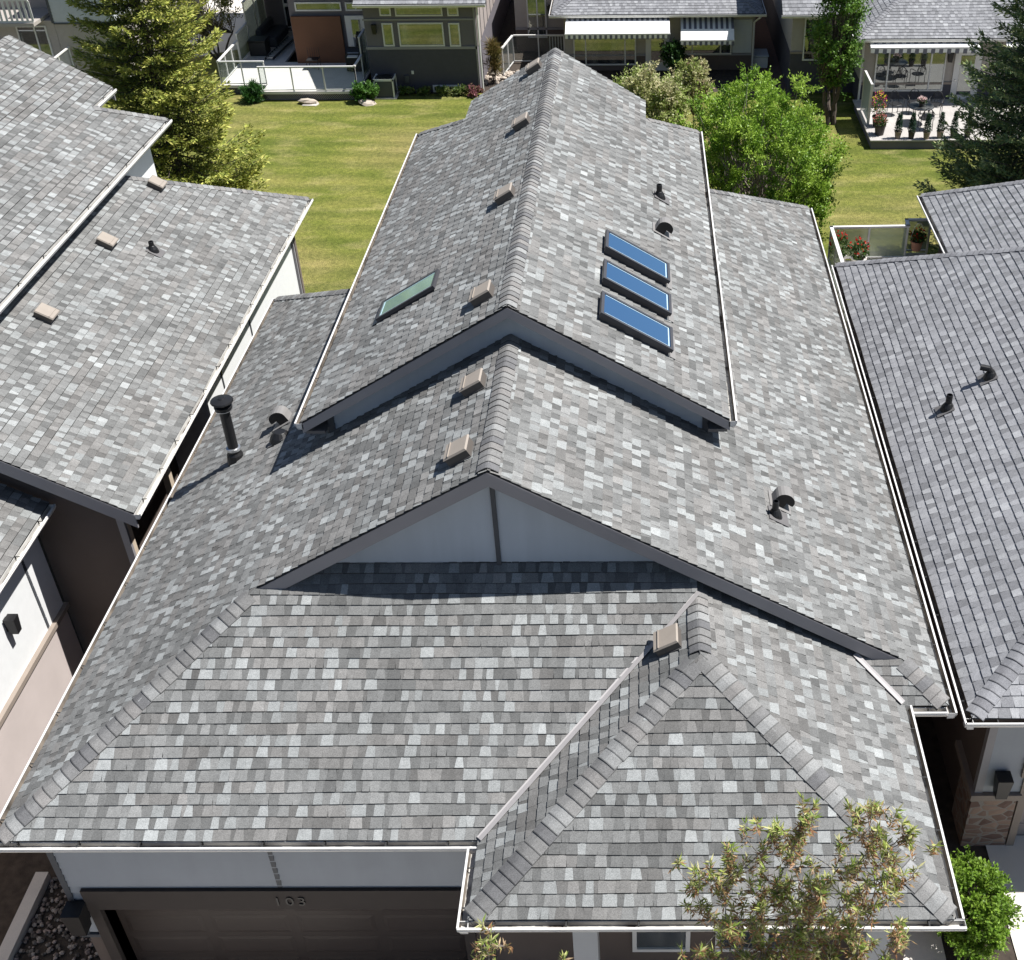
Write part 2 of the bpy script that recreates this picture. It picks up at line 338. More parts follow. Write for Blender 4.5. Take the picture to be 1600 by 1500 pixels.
def slope(mb, f, eave, z, m, pieces, style='mixed', seed=0, e=.143, slabd=.14):
    if style == 'slate' and e == .143: e = .158
    """shingled plane: f = outward direction, eave = a point (x,y) on the eave, z there, m = pitch; pieces = convex plan polygons"""
    rnd = random.Random(seed); st = PALETTE[style]; f = Vector((f[0], f[1], 0)); th = math.atan(m); ct, s_ = math.cos(th), math.sin(th)
    V = Vector((-f.x*ct, -f.y*ct, s_)); N = Vector((f.x*s_, f.y*s_, ct)); U = V.cross(N); O = Vector((eave[0], eave[1], z))
    def uv(p): d = Vector((p[0]-O.x, p[1]-O.y, 0)); return (d.dot(U), -d.dot(f)/ct)
    PU = [[uv(p) for p in pc] for pc in pieces]; HP = [halfplanes(p) for p in PU]; EPS = 1e-5
    for pc in PU: mb.slab([O+U*p[0]+V*p[1]-N*.012 for p in pc], -N*slabd, (.055, .055, .058))
    us = [p[0] for pc in PU for p in pc]; vs = [p[1] for pc in PU for p in pc]; u0, u1, v0, v1 = min(us), max(us), min(vs), max(vs)
    def put(q, vk, t, col):
        for H in HP:
            p = q
            for a, b, c in H:
                if any(a*x+b*y > c+EPS for x, y in p): p = clip(p, a, b, c)
                if len(p) < 3: break
            if len(p) < 3: continue
            P = [O+U*x+V*(y+.0055*math.sin(x*2.3+vk*9.1)+.006*math.sin(x*.61+vk*2.3))+N*(t*(1-(y-vk)/e)+.004*math.sin(x*.9+vk*1.1+seed)*math.sin(vk*.8)) for x, y in p]; mb.face(P, col)
            for i in range(len(p)):
                j = (i+1) % len(p)
                if abs(p[i][1]-vk) < 1e-4 and abs(p[j][1]-vk) < 1e-4 and abs(p[i][0]-p[j][0]) > .004:
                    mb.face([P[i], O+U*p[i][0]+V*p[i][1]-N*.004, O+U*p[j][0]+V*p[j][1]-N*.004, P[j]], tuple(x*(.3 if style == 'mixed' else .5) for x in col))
    k0 = 0; nrow = int((v1)/e)+1; drift = rnd.uniform(-1, 1)
    for k in range(k0, nrow):
        vk = k*e; rowt = rnd.uniform(.95, 1.05); u = u0-rnd.uniform(0, .5); tooth = True; brown = rnd.random(); left = 0
        while u < u1:
            w = rnd.choice((.09, .11, .13, .15, .17)) if tooth else rnd.choice((.05, .08, .10, .13))
            if style == 'slate': w = rnd.choice((.12, .15, .18))
            if left <= 0: left = rnd.randint(3, 9); brown = rnd.random()
            left -= 1
            if style == 'mixed':
                r = rnd.random(); pd, pm = (.16, .62) if tooth else (.55, .94)
                if brown < .34: pm += .12
                v = rnd.gauss(.135, .013) if r < pd else (rnd.gauss(.182, .018) if r < pm else rnd.gauss(.258, .034))
                base = (v*1.02, v*1.0, v*.965) if brown < .34 and v < .23 else ((v*.975, v*1.01, v*1.0) if v > .23 else (v*.995, v*1.005, v*.985))
            elif tooth:
                base = rnd.choice(st['light']) if rnd.random() < st['pl'] else rnd.choice(st['mid'])
            else: base = rnd.choice(st['dark'] if rnd.random() < .55 else st['mid'])
            j = rnd.uniform(.93, 1.07)*rowt; col = tuple(x*j for x in base); b = rnd.uniform(.002, .013)*(1 if tooth else -1)
            if style == 'slate': b = -.005
            put([(u-b, vk), (u+w+b, vk), (u+w-b, vk+e+.018), (u+b, vk+e+.018)], vk, st['t']+(st['tooth'] if tooth else 0), col)
            u += w; tooth = not tooth
def capcol(rnd, style):
    if style == 'slate': b = rnd.choice([(.22, .222, .235), (.245, .247, .26), (.20, .20, .212)])
    else: b = rnd.choice([(.185, .183, .179), (.21, .208, .203), (.165, .164, .163), (.25, .253, .25), (.135, .135, .138), (.20, .193, .187)])
    j = rnd.uniform(.93, 1.07); return tuple(x*j for x in b)
def caps(mb, A, B, d1, d2, style='mixed', seed=0, w=.15, e=.145):
    """overlapping ridge or hip caps from lower end A to upper end B; d1,d2 downslope directions on each side"""
    rnd = random.Random(seed); A, B = Vector(A), Vector(B); L = (B-A).normalized()
    d1 = Vector(d1); d2 = Vector(d2); d1 = (d1-L*d1.dot(L)).normalized(); d2 = (d2-L*d2.dot(L)).normalized()
    up = (-(d1+d2)).normalized(); n = int((B-A).length/e)
    prof = [(d1, w, .010), (d1, w*.5, .013), (d1, w*.15, .010), (d2, 0, .002), (d2, w*.15, .010), (d2, w*.5, .013), (d2, w, .010)]
    n1 = lambda d: (up-d*up.dot(d)).normalized()
    for k in range(n):
        s0 = k*e+rnd.uniform(-.006, .006); s1 = s0+e+.05; col = capcol(rnd, style); lift = rnd.uniform(.014, .021)
        jw = rnd.uniform(.95, 1.05)
        R0 = [A+L*s0+d*(t*jw)+n1(d)*h+up*lift for d, t, h in prof]; R1 = [A+L*min(s1, (B-A).length)+d*(t*jw)+n1(d)*h+up*.007 for d, t, h in prof]
        for i in range(6):
            q = [R0[i], R0[i+1], R1[i+1], R1[i]]
            if (q[1]-q[0]).cross(q[3]-q[0]).dot(up) < 0: q.reverse()
            mb.face(q, col)
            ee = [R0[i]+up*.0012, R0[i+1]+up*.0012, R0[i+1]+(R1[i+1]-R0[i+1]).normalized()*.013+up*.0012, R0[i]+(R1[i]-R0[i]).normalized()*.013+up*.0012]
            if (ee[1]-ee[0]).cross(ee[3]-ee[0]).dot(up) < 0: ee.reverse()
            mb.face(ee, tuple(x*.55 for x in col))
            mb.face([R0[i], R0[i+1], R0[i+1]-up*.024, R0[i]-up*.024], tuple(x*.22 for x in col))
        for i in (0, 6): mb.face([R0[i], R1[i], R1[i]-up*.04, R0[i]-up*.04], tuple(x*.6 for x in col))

def gutter(parent, A, B, out, name='gutter', straps=.85, w=.125, dark=False, hang=True):
    A, B, out = Vector(A), Vector(B), Vector(out); z = Vector((0, 0, 1)); L = (B-A)
    mb = MB()
    def strip(p, q, d=.005): mb.obox(A+out*p[0]+z*p[1], L, out*(q[0]-p[0])+z*(q[1]-p[1]), (out*(q[1]-p[1])-z*(q[0]-p[0])).normalized()*-d)
    mb.m = 0
    strip((w, -.022), (w*.68, -.095)); mb.obox(A+out*(w-.006)-z*.022, L, out*.006, z*.026); mb.obox(A+out*(w-.024)+z*.0045, L, out*.027, z*.006)
    strip((w*.68, -.095), (0, -.095)); mb.obox(A-z*.095, L, out*.006, z*.083)
    for P in (A, B):
        pr = [P+out*.007-z*.094, P+out*(w*.68)-z*.094, P+out*(w-.007)-z*.02, P+out*(w-.007), P+out*.007]; mb.slab(pr, L.normalized()*.004*(1 if P is A else -1))
    mb.m = 2 if dark else 1; mb.obox(A+out*.0065-z*.09, L, out*.002, z*.076)  # dark: shade painted onto back and floor in the dirt colour
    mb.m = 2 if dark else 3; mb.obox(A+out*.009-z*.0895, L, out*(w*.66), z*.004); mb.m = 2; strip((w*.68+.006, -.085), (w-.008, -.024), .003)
    g = mb.build(name, ['white_metal', 'gutter_inside', 'gutter_dirt_shade', 'gutter_floor'], parent)
    if hang:
        n = int(L.length/straps)
        for i in range(n):
            s = A+L*((i+.5)/n); h = MB(); h.obox(s-L.normalized()*.009-out*.005-z*.004, L.normalized()*.018, out*(w-.025), z*.005)
            h.obox(s-L.normalized()*.012+out*.009-z*.06, L.normalized()*.024, out*.008, z*.065)
            h.build('hanger', 'black_strap', g)
    return g
def board(parent, name, A, B, h, t, out, matname, drop=0.):
    """sloped or level board hanging below the line A-B, thickness t outwards"""
    A, B, out = Vector(A), Vector(B), Vector(out); z = Vector((0, 0, 1)); mb = MB()
    mb.obox(A-z*(h+drop), B-A, out*t, z*h); return mb.build(name, matname, parent)
def laps(mb, O, U, N, poly, e=.13, t=.026, col=None):
    O, U, N = Vector(O), Vector(U), Vector(N); z = Vector((0, 0, 1)); H = halfplanes(poly); zs = [p[1] for p in poly]; us = [p[0] for p in poly]
    k = math.floor(min(zs)/e)
    while k*e < max(zs):
        q = [(min(us)-1, k*e), (max(us)+1, k*e), (max(us)+1, k*e+e), (min(us)-1, k*e+e)]
        for a, b, c in H: q = clip(q, a, b, c) if len(q) >= 3 else q
        if len(q) >= 3:
            P = [O+U*x+z*y+N*(.002+t*(1-(y-k*e)/e)) for x, y in q]; mb.face(P, col)
            for i in range(len(q)):
                j = (i+1) % len(q)
                if abs(q[i][1]-k*e) < 1e-4 and abs(q[j][1]-k*e) < 1e-4: mb.face([P[i], P[i]-N*t, P[j]-N*t, P[j]], col)
        k += 1
def window(parent, x0, x1, z0, z1, y, mulls=(), name='window', fm='white_metal', gm='window_glass', t=.06, n=-1):
    mb = MB(); d = .05*n
    mb.box((x0, y, z0), (x1, y+d, z0+t)); mb.box((x0, y, z1-t), (x1, y+d, z1)); mb.box((x0, y, z0+t), (x0+t, y+d, z1-t)); mb.box((x1-t, y, z0+t), (x1, y+d, z1-t))
    for x in mulls: mb.box((x-t/2, y, z0+t), (x+t/2, y+d, z1-t))
    w = mb.build(name, fm, parent)
    g = MB(); g.box((x0+t, y+.004*n, z0+t), (x1-t, y+.014*n, z1-t)); g.build('pane', gm, w); return w

def roof_vent(parent, base, f, m, matname='vent_tan', s=.86):
    """low box vent: f = downslope horizontal direction, base on the roof surface"""
    f = Vector((f[0], f[1], 0)); th = math.atan(m); D = f*math.cos(th)-Vector((0, 0, 1))*math.sin(th); N = f*math.sin(th)+Vector((0, 0, 1))*math.cos(th); U = N.cross(D); o = Vector(base)
    mb = MB(); mb.obox(o-D*.195*s-U*.185*s+N*.008, D*.385*s, U*.37*s, N*.15*s)
    r = mb.build('roof_vent', 'vent_shade', parent)  # box darker than the tan cap: shade of its sides put into colour
    c = MB(); a, b = .21*s, .205*s
    lo = [o-D*a-U*b+N*.155*s, o+D*a-U*b+N*.155*s, o+D*a+U*b+N*.155*s, o-D*a+U*b+N*.155*s]; hi = [o-D*(a-.015)-U*(b-.015)+N*.185*s, o+D*(a-.015)-U*(b-.015)+N*.185*s, o+D*(a-.015)+U*(b-.015)+N*.185*s, o-D*(a-.015)+U*(b-.015)+N*.185*s]
    if (lo[1]-lo[0]).cross(lo[2]-lo[0]).dot(N) < 0: lo.reverse(); hi.reverse()
    c.hexa(lo, hi); c.obox(o+D*(a-.09)-U*(b-.01)+N*.186*s, D*.012, U*2*(b-.01), N*.012); c.build('vent_cap', matname, r)
    fl = MB(); fl.obox(o-D*.2*s-U*.2*s+N*.021, D*.4*s, U*.4*s, N*.004); fl.build('flashing', 'flash_dark', r)
def gooseneck(parent, base, f, m):
    f = Vector((f[0], f[1], 0)); th = math.atan(m); D = f*math.cos(th)-Vector((0, 0, 1))*math.sin(th); N = f*math.sin(th)+Vector((0, 0, 1))*math.cos(th); U = N.cross(D); o = Vector(base)
    R = .125; hgt = .14; arc = [(-.13, 0)]+[(-.13*math.cos(a)+.02*(1-math.cos(a)), hgt+R*math.sin(a)) for a in [math.pi*i/9 for i in range(10)]]
    inner = [(.03, 0), (.03, hgt*.75), (.06, hgt*.95), (.10, hgt)]
    prof = arc+[(.165, hgt-.03), (.13, hgt-.03)]+[(.06, hgt-.02), (.05, .0)]
    w = .115; mb = MB(); n = len(prof); mb.m = 0
    V0 = [o+D*a+N*b-U*w for a, b in prof]; V1 = [o+D*a+N*b+U*w for a, b in prof]
    for i in range(n-1): mb.face([V0[i], V1[i], V1[i+1], V0[i+1]])
    mb.m = 1; mb.face(V0); mb.face(V1[::-1])  # side faces painted black to stand for their shade
    g = mb.build('exhaust_hood', ['vent_gray', 'black_metal'], parent)
    fl = MB(); fl.obox(o-D*.18-U*.19+N*.021, D*.38, U*.38, N*.004); fl.build('flashing', 'vent_gray', g)
def plumbing_pipe(parent, base, f, m, h=.3, r=.05, elbow=None):
    f = Vector((f[0], f[1], 0)); th = math.atan(m); D = f*math.cos(th)-Vector((0, 0, 1))*math.sin(th); N = f*math.sin(th)+Vector((0, 0, 1))*math.cos(th); U = N.cross(D); o = Vector(base); z = Vector((0, 0, 1))
    mb = MB()
    if elbow: mb.tube([o, o+z*h*.6, o+z*h*.85+Vector(elbow)*.05, o+z*h*.9+Vector(elbow)*.2], r, 12)
    else: mb.lathe([(r, -.05), (r, h-.01), (r-.006, h), (r*.75, h), (r*.75, h-.08)], o, seg=14)
    p = mb.build('vent_pipe', 'black_metal', parent, smooth=False)
    b = MB(); b.lathe([(r*2.3, -.03), (r*1.9, .05), (r*1.15, .12), (r*1.05, .125)], o, seg=14); b.build('boot', 'black_metal', p)
    fl = MB(); fl.obox(o-D*.12-U*.16+N*.021, D*.34, U*.32, N*.004); fl.build('flashing', 'flash_dark', p)

ZA = 7.5; MP = .5883
def zl(x, y=0): return ZA-MP*abs(x)
# ------------------------------------------------------------------ ground
def ground_z(y):
    t = min(max((y-2.)/14., 0), 1); return -1.0*t*t*(3-2*t)
def sheet(name, xs, ys, dz, matname, kind='structure'):
    mb = MB(); nx, ny = len(xs), len(ys)
    mb.mesh([(x, y, ground_z(y)+dz) for y in ys for x in xs], [(j*nx+i, j*nx+i+1, (j+1)*nx+i+1, (j+1)*nx+i) for j in range(ny-1) for i in range(nx-1)])
    o = mb.build(name, matname, smooth=True); o['kind'] = kind; return o
YS = [-14+i*1. for i in range(31)]+[18, 20, 25, 30, 40, 60, 120, 300]
sheet('ground', [-300, -60, -30, -15, -8, 0, 8, 15, 30, 60, 300], [-300, -60]+YS, -.02, 'soil')
sheet('lawn', [-14, -8, 0, 8, 14, 19.5], [14.5+i*.5 for i in range(8)]+[19, 22, 26, 30, 34, 38, 40.25], 0, 'lawn')
def flat(name, pts, dz, matname, t=.0):
    mb = MB()
    if t: mb.slab([(x, y, ground_z(y)+dz) for x, y in pts], (0, 0, -t))
    else: mb.face([(x, y, ground_z(y)+dz) for x, y in pts])
    o = mb.build(name, matname); o['kind'] = 'structure'; return o
flat('lawn', [(-16.6, 45.), (-16.6, 36), (-14, 36), (-14, 40.25), (-10.2, 40.25), (-10.2, 45)], .0, 'lawn')
flat('lawn', [(-40, 36), (-16.6, 36), (-16.6, 90), (-40, 90)], .0, 'lawn')
flat('lawn', [(-26, 16), (-14, 16), (-14, 36), (-26, 36)], .0, 'lawn')
flat('path', [(-19.2, 45.6), (-17.3, 47.0), (-16.9, 62), (-25, 62)], .02, 'concrete_pale', .1)
flat('driveway', [(-12, -14), (-7.75, -14), (-7.75, 3.8), (-12, 3.8)], .0, 'concrete_pale')
flat('driveway', [(-7.75, -14), (-7.42, -14), (-7.42, 3.8), (-7.75, 3.8)], .004, 'asphalt')
flat('driveway', [(-5.6, -14), (1.6, -14), (1.6, -2.4), (-5.6, -2.4)], .0, 'concrete_pale')
flat('driveway', [(7.4, -14), (14, -14), (14, .3), (7.4, .3)], .0, 'concrete_pale')
flat('path', [(1.65, -14), (6.35, -14), (6.35, -1.2), (1.65, -1.2)], .006, 'concrete_pale')
flat('kerb', [(-7.62, -6.0), (-7.42, -6.0), (-7.42, -.45), (-7.62, -.45)], .14, 'concrete', .16)
flat('path', [(6.6, 39.6), (8.6, 39.6), (8.6, 62), (6.6, 62)], .006, 'brick_paving')
# gravel strip beside the garage: real stones
rng = np.random.default_rng(3)
gb = MB()
for i in range(2600):
    x, y = rng.uniform(-7.4, -5.78), rng.uniform(-5.5, 1.5); s = rng.uniform(.018, .045); c = rng.choice([.10, .16, .24, .34]); t = rng.uniform(.85, 1.0)
    gb.lathe([(s*.5, -.01), (s, s*.4), (s*.6, s*.9)], (x, y, ground_z(y)), (rng.normal()*.3, rng.normal()*.3, 1), 5, (c, c*.9*t, c*.78*t))
g = gb.build('gravel', 'gravel'); g['kind'] = 'stuff'

# ------------------------------------------------------------------ main house
H = thing('house', 'large gray shingled bungalow in the middle with three blue skylights and number 103', 'house', (0, 5, 0))
r = MB()
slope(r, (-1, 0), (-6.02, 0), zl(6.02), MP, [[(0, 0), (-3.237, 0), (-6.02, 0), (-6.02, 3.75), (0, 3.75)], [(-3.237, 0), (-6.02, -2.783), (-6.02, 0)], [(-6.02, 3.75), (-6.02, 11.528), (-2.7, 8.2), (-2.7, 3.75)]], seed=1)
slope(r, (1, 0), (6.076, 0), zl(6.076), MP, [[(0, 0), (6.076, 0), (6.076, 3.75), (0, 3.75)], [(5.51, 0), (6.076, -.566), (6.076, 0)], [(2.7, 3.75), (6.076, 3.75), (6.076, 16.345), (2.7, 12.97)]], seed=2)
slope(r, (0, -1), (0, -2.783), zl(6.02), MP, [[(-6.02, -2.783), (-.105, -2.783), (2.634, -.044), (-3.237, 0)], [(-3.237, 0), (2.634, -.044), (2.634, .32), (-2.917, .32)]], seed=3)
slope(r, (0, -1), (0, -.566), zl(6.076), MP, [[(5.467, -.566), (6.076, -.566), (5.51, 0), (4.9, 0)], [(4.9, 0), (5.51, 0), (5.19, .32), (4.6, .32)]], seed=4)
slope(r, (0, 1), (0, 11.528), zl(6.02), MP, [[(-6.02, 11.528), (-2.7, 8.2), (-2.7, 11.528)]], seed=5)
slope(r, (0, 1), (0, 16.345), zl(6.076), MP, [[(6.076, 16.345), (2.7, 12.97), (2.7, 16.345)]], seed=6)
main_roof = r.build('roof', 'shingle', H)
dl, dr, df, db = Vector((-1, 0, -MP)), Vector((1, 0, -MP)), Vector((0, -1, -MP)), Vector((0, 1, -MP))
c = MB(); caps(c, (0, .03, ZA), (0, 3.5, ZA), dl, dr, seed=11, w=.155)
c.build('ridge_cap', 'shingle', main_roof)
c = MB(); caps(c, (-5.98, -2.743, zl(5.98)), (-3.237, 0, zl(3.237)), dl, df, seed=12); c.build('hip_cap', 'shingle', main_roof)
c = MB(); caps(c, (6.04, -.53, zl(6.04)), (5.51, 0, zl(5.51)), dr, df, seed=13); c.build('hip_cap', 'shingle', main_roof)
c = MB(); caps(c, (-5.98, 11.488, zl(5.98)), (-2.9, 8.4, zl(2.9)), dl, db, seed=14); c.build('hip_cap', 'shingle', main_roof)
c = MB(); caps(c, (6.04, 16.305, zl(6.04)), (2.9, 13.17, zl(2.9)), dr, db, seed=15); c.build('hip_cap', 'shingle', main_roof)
# upper roof
MU = .6; ZU = 8.11; XU = .015; xl_, xr_ = -3.233, 3.245
zu = lambda x: ZU-MU*abs(x-XU)
r = MB()
slope(r, (-1, 0), (xl_, 0), zu(xl_), MU, [[(XU, 3.155), (xl_, 3.155), (xl_, 14.25), (XU, 14.25)], [(xl_, 14.25), (xl_, 15.52), (-1.964, 14.25)], [(-1.964, 14.25), (-1.964, 15.43), (XU, 15.43), (XU, 14.25)]], seed=7)
slope(r, (1, 0), (xr_, 0), zu(xr_), MU, [[(XU, 3.155), (xr_, 3.155), (xr_, 14.30), (XU, 14.30)], [(xr_, 14.30), (xr_, 15.52), (2.03, 14.30)], [(2.03, 14.30), (2.03, 15.43), (XU, 15.43), (XU, 14.30)]], seed=8)
slope(r, (0, 1), (0, 15.52), zu(xl_), MU, [[(xl_, 15.52), (-1.964, 14.25), (-1.964, 15.52)]], seed=9)
slope(r, (0, 1), (0, 15.52), zu(xr_), MU, [[(xr_, 15.52), (2.03, 14.30), (2.03, 15.52)]], seed=10)
upper_roof = r.build('roof', 'shingle', H)
dl2, dr2, db2 = Vector((-1, 0, -MU)), Vector((1, 0, -MU)), Vector((0, 1, -MU))
c = MB(); caps(c, (XU, 3.18, ZU), (XU, 15.43, ZU), dl2, dr2, seed=16, w=.155); c.build('ridge_cap', 'shingle', upper_roof)
c = MB(); caps(c, (xl_+.04, 15.48, zu(xl_+.04)), (-1.964, 14.25, zu(-1.964)), dl2, db2, seed=17); c.build('hip_cap', 'shingle', upper_roof)
c = MB(); caps(c, (xr_-.04, 15.48, zu(xr_-.04)), (2.03, 14.3, zu(2.03)), dr2, db2, seed=18); c.build('hip_cap', 'shingle', upper_roof)
# entry roof
ZE = 5.528; XE = 2.634; ml, mr, mf = 1.571/2.739, (ZE-3.957)/2.833, (ZE-3.957)/2.707
r = MB()
slope(r, (-1, 0), (-.105, 0), 3.957, ml, [[(-.105, -3.896), (2.634, -1.189), (2.634, -.044), (-.105, -2.783)]], seed=21)
slope(r, (1, 0), (5.467, 0), 3.957, mr, [[(5.467, -3.896), (5.467, -.566), (4.58, .32), (2.634, .32), (2.634, -1.189)]], seed=22)
slope(r, (0, -1), (0, -3.896), 3.957, mf, [[(-.105, -3.896), (5.467, -3.896), (2.634, -1.189)]], seed=23)
entry_roof = r.build('roof', 'shingle', H)
c = MB(); caps(c, (XE, -1.15, ZE), (XE, .1, ZE), (-1, 0, -ml), (1, 0, -mr), seed=24, w=.155); c.build('ridge_cap', 'shingle', entry_roof)
c = MB(); caps(c, (-.07, -3.86, 3.98), (2.60, -1.22, ZE-.02), (-1, 0, -ml), (0, -1, -mf), seed=25, w=.155); c.build('hip_cap', 'shingle', entry_roof)
c = MB(); caps(c, (5.43, -3.86, 3.98), (2.67, -1.22, ZE-.02), (1, 0, -mr), (0, -1, -mf), seed=26, w=.155); c.build('hip_cap', 'shingle', entry_roof)
def valley(parent, A, B, s1, s2, w1, w2):
    A, B, s1, s2 = Vector(A), Vector(B), Vector(s1), Vector(s2); L = (B-A).normalized(); mb = MB(); z = Vector((0, 0, .04))
    s1 = (s1-L*s1.dot(L)).normalized(); s2 = (s2-L*s2.dot(L)).normalized()
    mb.face([A+z, B+z, B+z+s1*w1, A+z+s1*w1]); mb.face([A+z, A+z+s2*w2, B+z+s2*w2, B+z]); mb.build('valley_flashing', 'flash_metal', parent)
valley(entry_roof, (-.105, -2.783, 3.957), (2.634, -.044, ZE), (0, 1, MP), (1, 0, ml), .02, .085)
valley(entry_roof, (5.467, -.566, 3.957), (4.86, .04, 4.29), (-1, 0, mr), (0, 1, MP), .075, .03)

# fascias and rakes
def rake(parent, x0, z0, x1, z1, y, out=-1, h=.27, t=.035, depth=.5, m_='fascia_gray'):
    """barge board along the front edge plus the soffit behind it"""
    mb = MB(); mb.hexa(*([[(x0, y, z0-h), (x1, y, z1-h), (x1, y-out*t, z1-h), (x0, y-out*t, z0-h)][::(1 if (x1-x0)*out < 0 else -1)], [(x0, y, z0-.03), (x1, y, z1-.03), (x1, y-out*t, z1-.03), (x0, y-out*t, z0-.03)][::(1 if (x1-x0)*out < 0 else -1)]]))
    return mb.build('barge_board', m_, parent)
rake(H, 0, ZA, -3.30, zl(3.30), -.005, h=.24); rake(H, 0, ZA, 5.56, zl(5.56), -.005, h=.24)
rake(H, XU, ZU, xl_, zu(xl_), 3.15, h=.19); rake(H, XU, ZU, xr_, zu(xr_), 3.15, h=.19)
rake(H, XU, ZU, -1.964, zu(-1.964), 15.435, 1); rake(H, XU, ZU, 2.03, zu(2.03), 15.435, 1)
board(H, 'fascia', (-6.0, -2.76, 3.94), (-.1, -2.76, 3.94), .2, .02, (0, 1, 0), 'white_metal')
board(H, 'fascia', (-.085, -2.8, 3.94), (-.085, -3.87, 3.94), .2, .02, (1, 0, 0), 'white_metal')
board(H, 'fascia', (-.1, -3.875, 3.94), (5.45, -3.875, 3.94), .2, .02, (0, 1, 0), 'white_metal')
# gutters
G = lambda *a, **k: gutter(H, *a, **k)
G((-6.0, -2.9, 3.94), (-6.0, 11.5, 3.94), (-1, 0, 0))
G((6.06, -.68, 3.9), (6.06, 16.3, 3.9), (1, 0, 0))
G((-6.12, -2.775, 3.94), (-.1, -2.775, 3.94), (0, -1, 0), straps=.75)
G((-.1, -2.90, 3.935), (-.1, -3.99, 3.935), (-1, 0, 0), straps=.5)
G((-.22, -3.885, 3.94), (5.58, -3.885, 3.94), (0, -1, 0), straps=.75)
G((5.455, -.57, 3.935), (5.455, -3.88, 3.935), (1, 0, 0), straps=.8)
G((5.58, -.56, 3.9), (6.06, -.56, 3.9), (0, -1, 0), straps=.4)
G((xl_+.02, 3.15, zu(xl_)-.02), (xl_+.02, 15.5, zu(xl_)-.02), (-1, 0, 0))
G((xr_-.02, 3.15, zu(xr_)-.02), (xr_-.02, 15.5, zu(xr_)-.02), (1, 0, 0))
# walls
w = MB()
w.box((-5.75, -2.35, 0), (-5.45, 10.9, 3.8)); w.box((-5.45, -2.33, 2.42), (-.3, -1.9, 3.86)); w.box((-5.45, -2.33, 0), (-5.40, -1.9, 2.42))
w.box((-5.45, 10.6, -1.), (-2.8, 10.9, 3.8)); w.box((5.3, .1, -1), (5.6, 15.8, 3.8)); w.box((-2.8, 15.5, -1), (5.3, 15.8, 3.8))
w.box((-.55, -2.35, 0), (-.2, -1.9, 2.42)); w.box((5.0, -3.3, 0), (5.2, .1, 3.8)); w.box((-.2, -2.3, 0), (5.0, -2.1, 3.8))
walls = w.build('wall', 'stucco_brown', H)
w = MB(); w.box((-5.73, -2.25, 2.3), (-5.4, -.2, 3.78)); laps(w, (0, -2.35, 0), (1, 0, 0), (0, -1, 0), [(-5.75, 1.42), (-5.5, 1.42), (-5.5, 2.42), (-.2, 2.42), (-.2, 3.86), (-5.75, 3.86)][:0] or [(-5.75, 2.42), (-.2, 2.42), (-.2, 3.86), (-5.75, 3.86)])
laps(w, (0, -2.35, 0), (1, 0, 0), (0, -1, 0), [(-5.75, 1.45), (-5.5, 1.45), (-5.5, 2.42), (-5.75, 2.42)])
w.build('siding', 'siding_gray', H)
w = MB(); w.box((-5.78, -2.385, 1.42), (-5.70, -2.3, 3.8)); w.build('corner_trim', 'trim_dark', H); w = MB(); w.box((-2.93, -2.376, 2.44), (-2.87, -2.34, 3.8)); w.build('siding_strip', 'trim_dark', H)
w = MB(); w.box((-5.82, -2.40, 1.36), (-5.5, -2.34, 1.42)); w.box((-5.84, -2.34, 1.36), (-5.75, 10.9, 1.42)); w.build('ledge', 'trim_dark', H)
# front gable
def gable(xm, zt, m, y, hw, zb, name='gable_siding', pm='siding_gray'):
    mb = MB(); laps(mb, (0, y, 0), (1, 0, 0), (0, -1, 0), [(xm-hw, zt-m*hw), (xm+hw, zt-m*hw), (xm, zt)]); mb.slab([(xm-hw, y+.004, zt-m*hw), (xm+hw, y+.004, zt-m*hw), (xm, y+.004, zt)], (0, .1, 0))
    return mb.build(name, pm, H)
mb = MB(); yy = .30
pl_ = [(-5.3, 4.3), (5.6, 4.1), (5.6, zl(5.6)-.16), (0, ZA-.16), (-5.3, zl(5.3)-.16)]
laps(mb, (0, yy, 0), (1, 0, 0), (0, -1, 0), pl_); mb.slab([(x, yy+.004, z) for x, z in pl_], (0, .1, 0)); mb.build('gable_siding', 'siding_gable', H)
mb = MB(); mb.box((-.03, yy-.03, 5.7), (.03, yy+.003, ZA-.2)); mb.build('gable_strip', 'trim_dark', H)
mb = MB(); pl_ = [(-2.87, 5.0), (2.9, 5.0), (2.9, zu(2.9)-.15), (XU, ZU-.15), (-2.87, zu(-2.87)-.15)]
laps(mb, (0, 3.45, 0), (1, 0, 0), (0, -1, 0), pl_); mb.slab([(x, 3.454, z) for x, z in pl_], (0, .1, 0)); mb.box((-2.87, 3.56, 4.6), (-2.75, 15.0, 6.2)); mb.box((2.78, 3.56, 4.6), (2.9, 15.0, 6.2)); mb.box((-2.75, 14.7, -1), (2.78, 15.0, 6.2)); mb.slab([(-1.9, 14.8, 6.2), (2.0, 14.8, 6.2), (2.0, 14.8, 6.75), (XU, 14.8, 7.95), (-1.9, 14.8, 6.75)], (0, .15, 0)); mb.build('upper_wall', 'siding_gable', H)
for x in (-2.86, 2.89): mb = MB(); mb.box((x-.05, 3.40, 5.2), (x+.05, 3.449, zu(x)-.16)); mb.build('corner_trim', 'trim_dark', H)
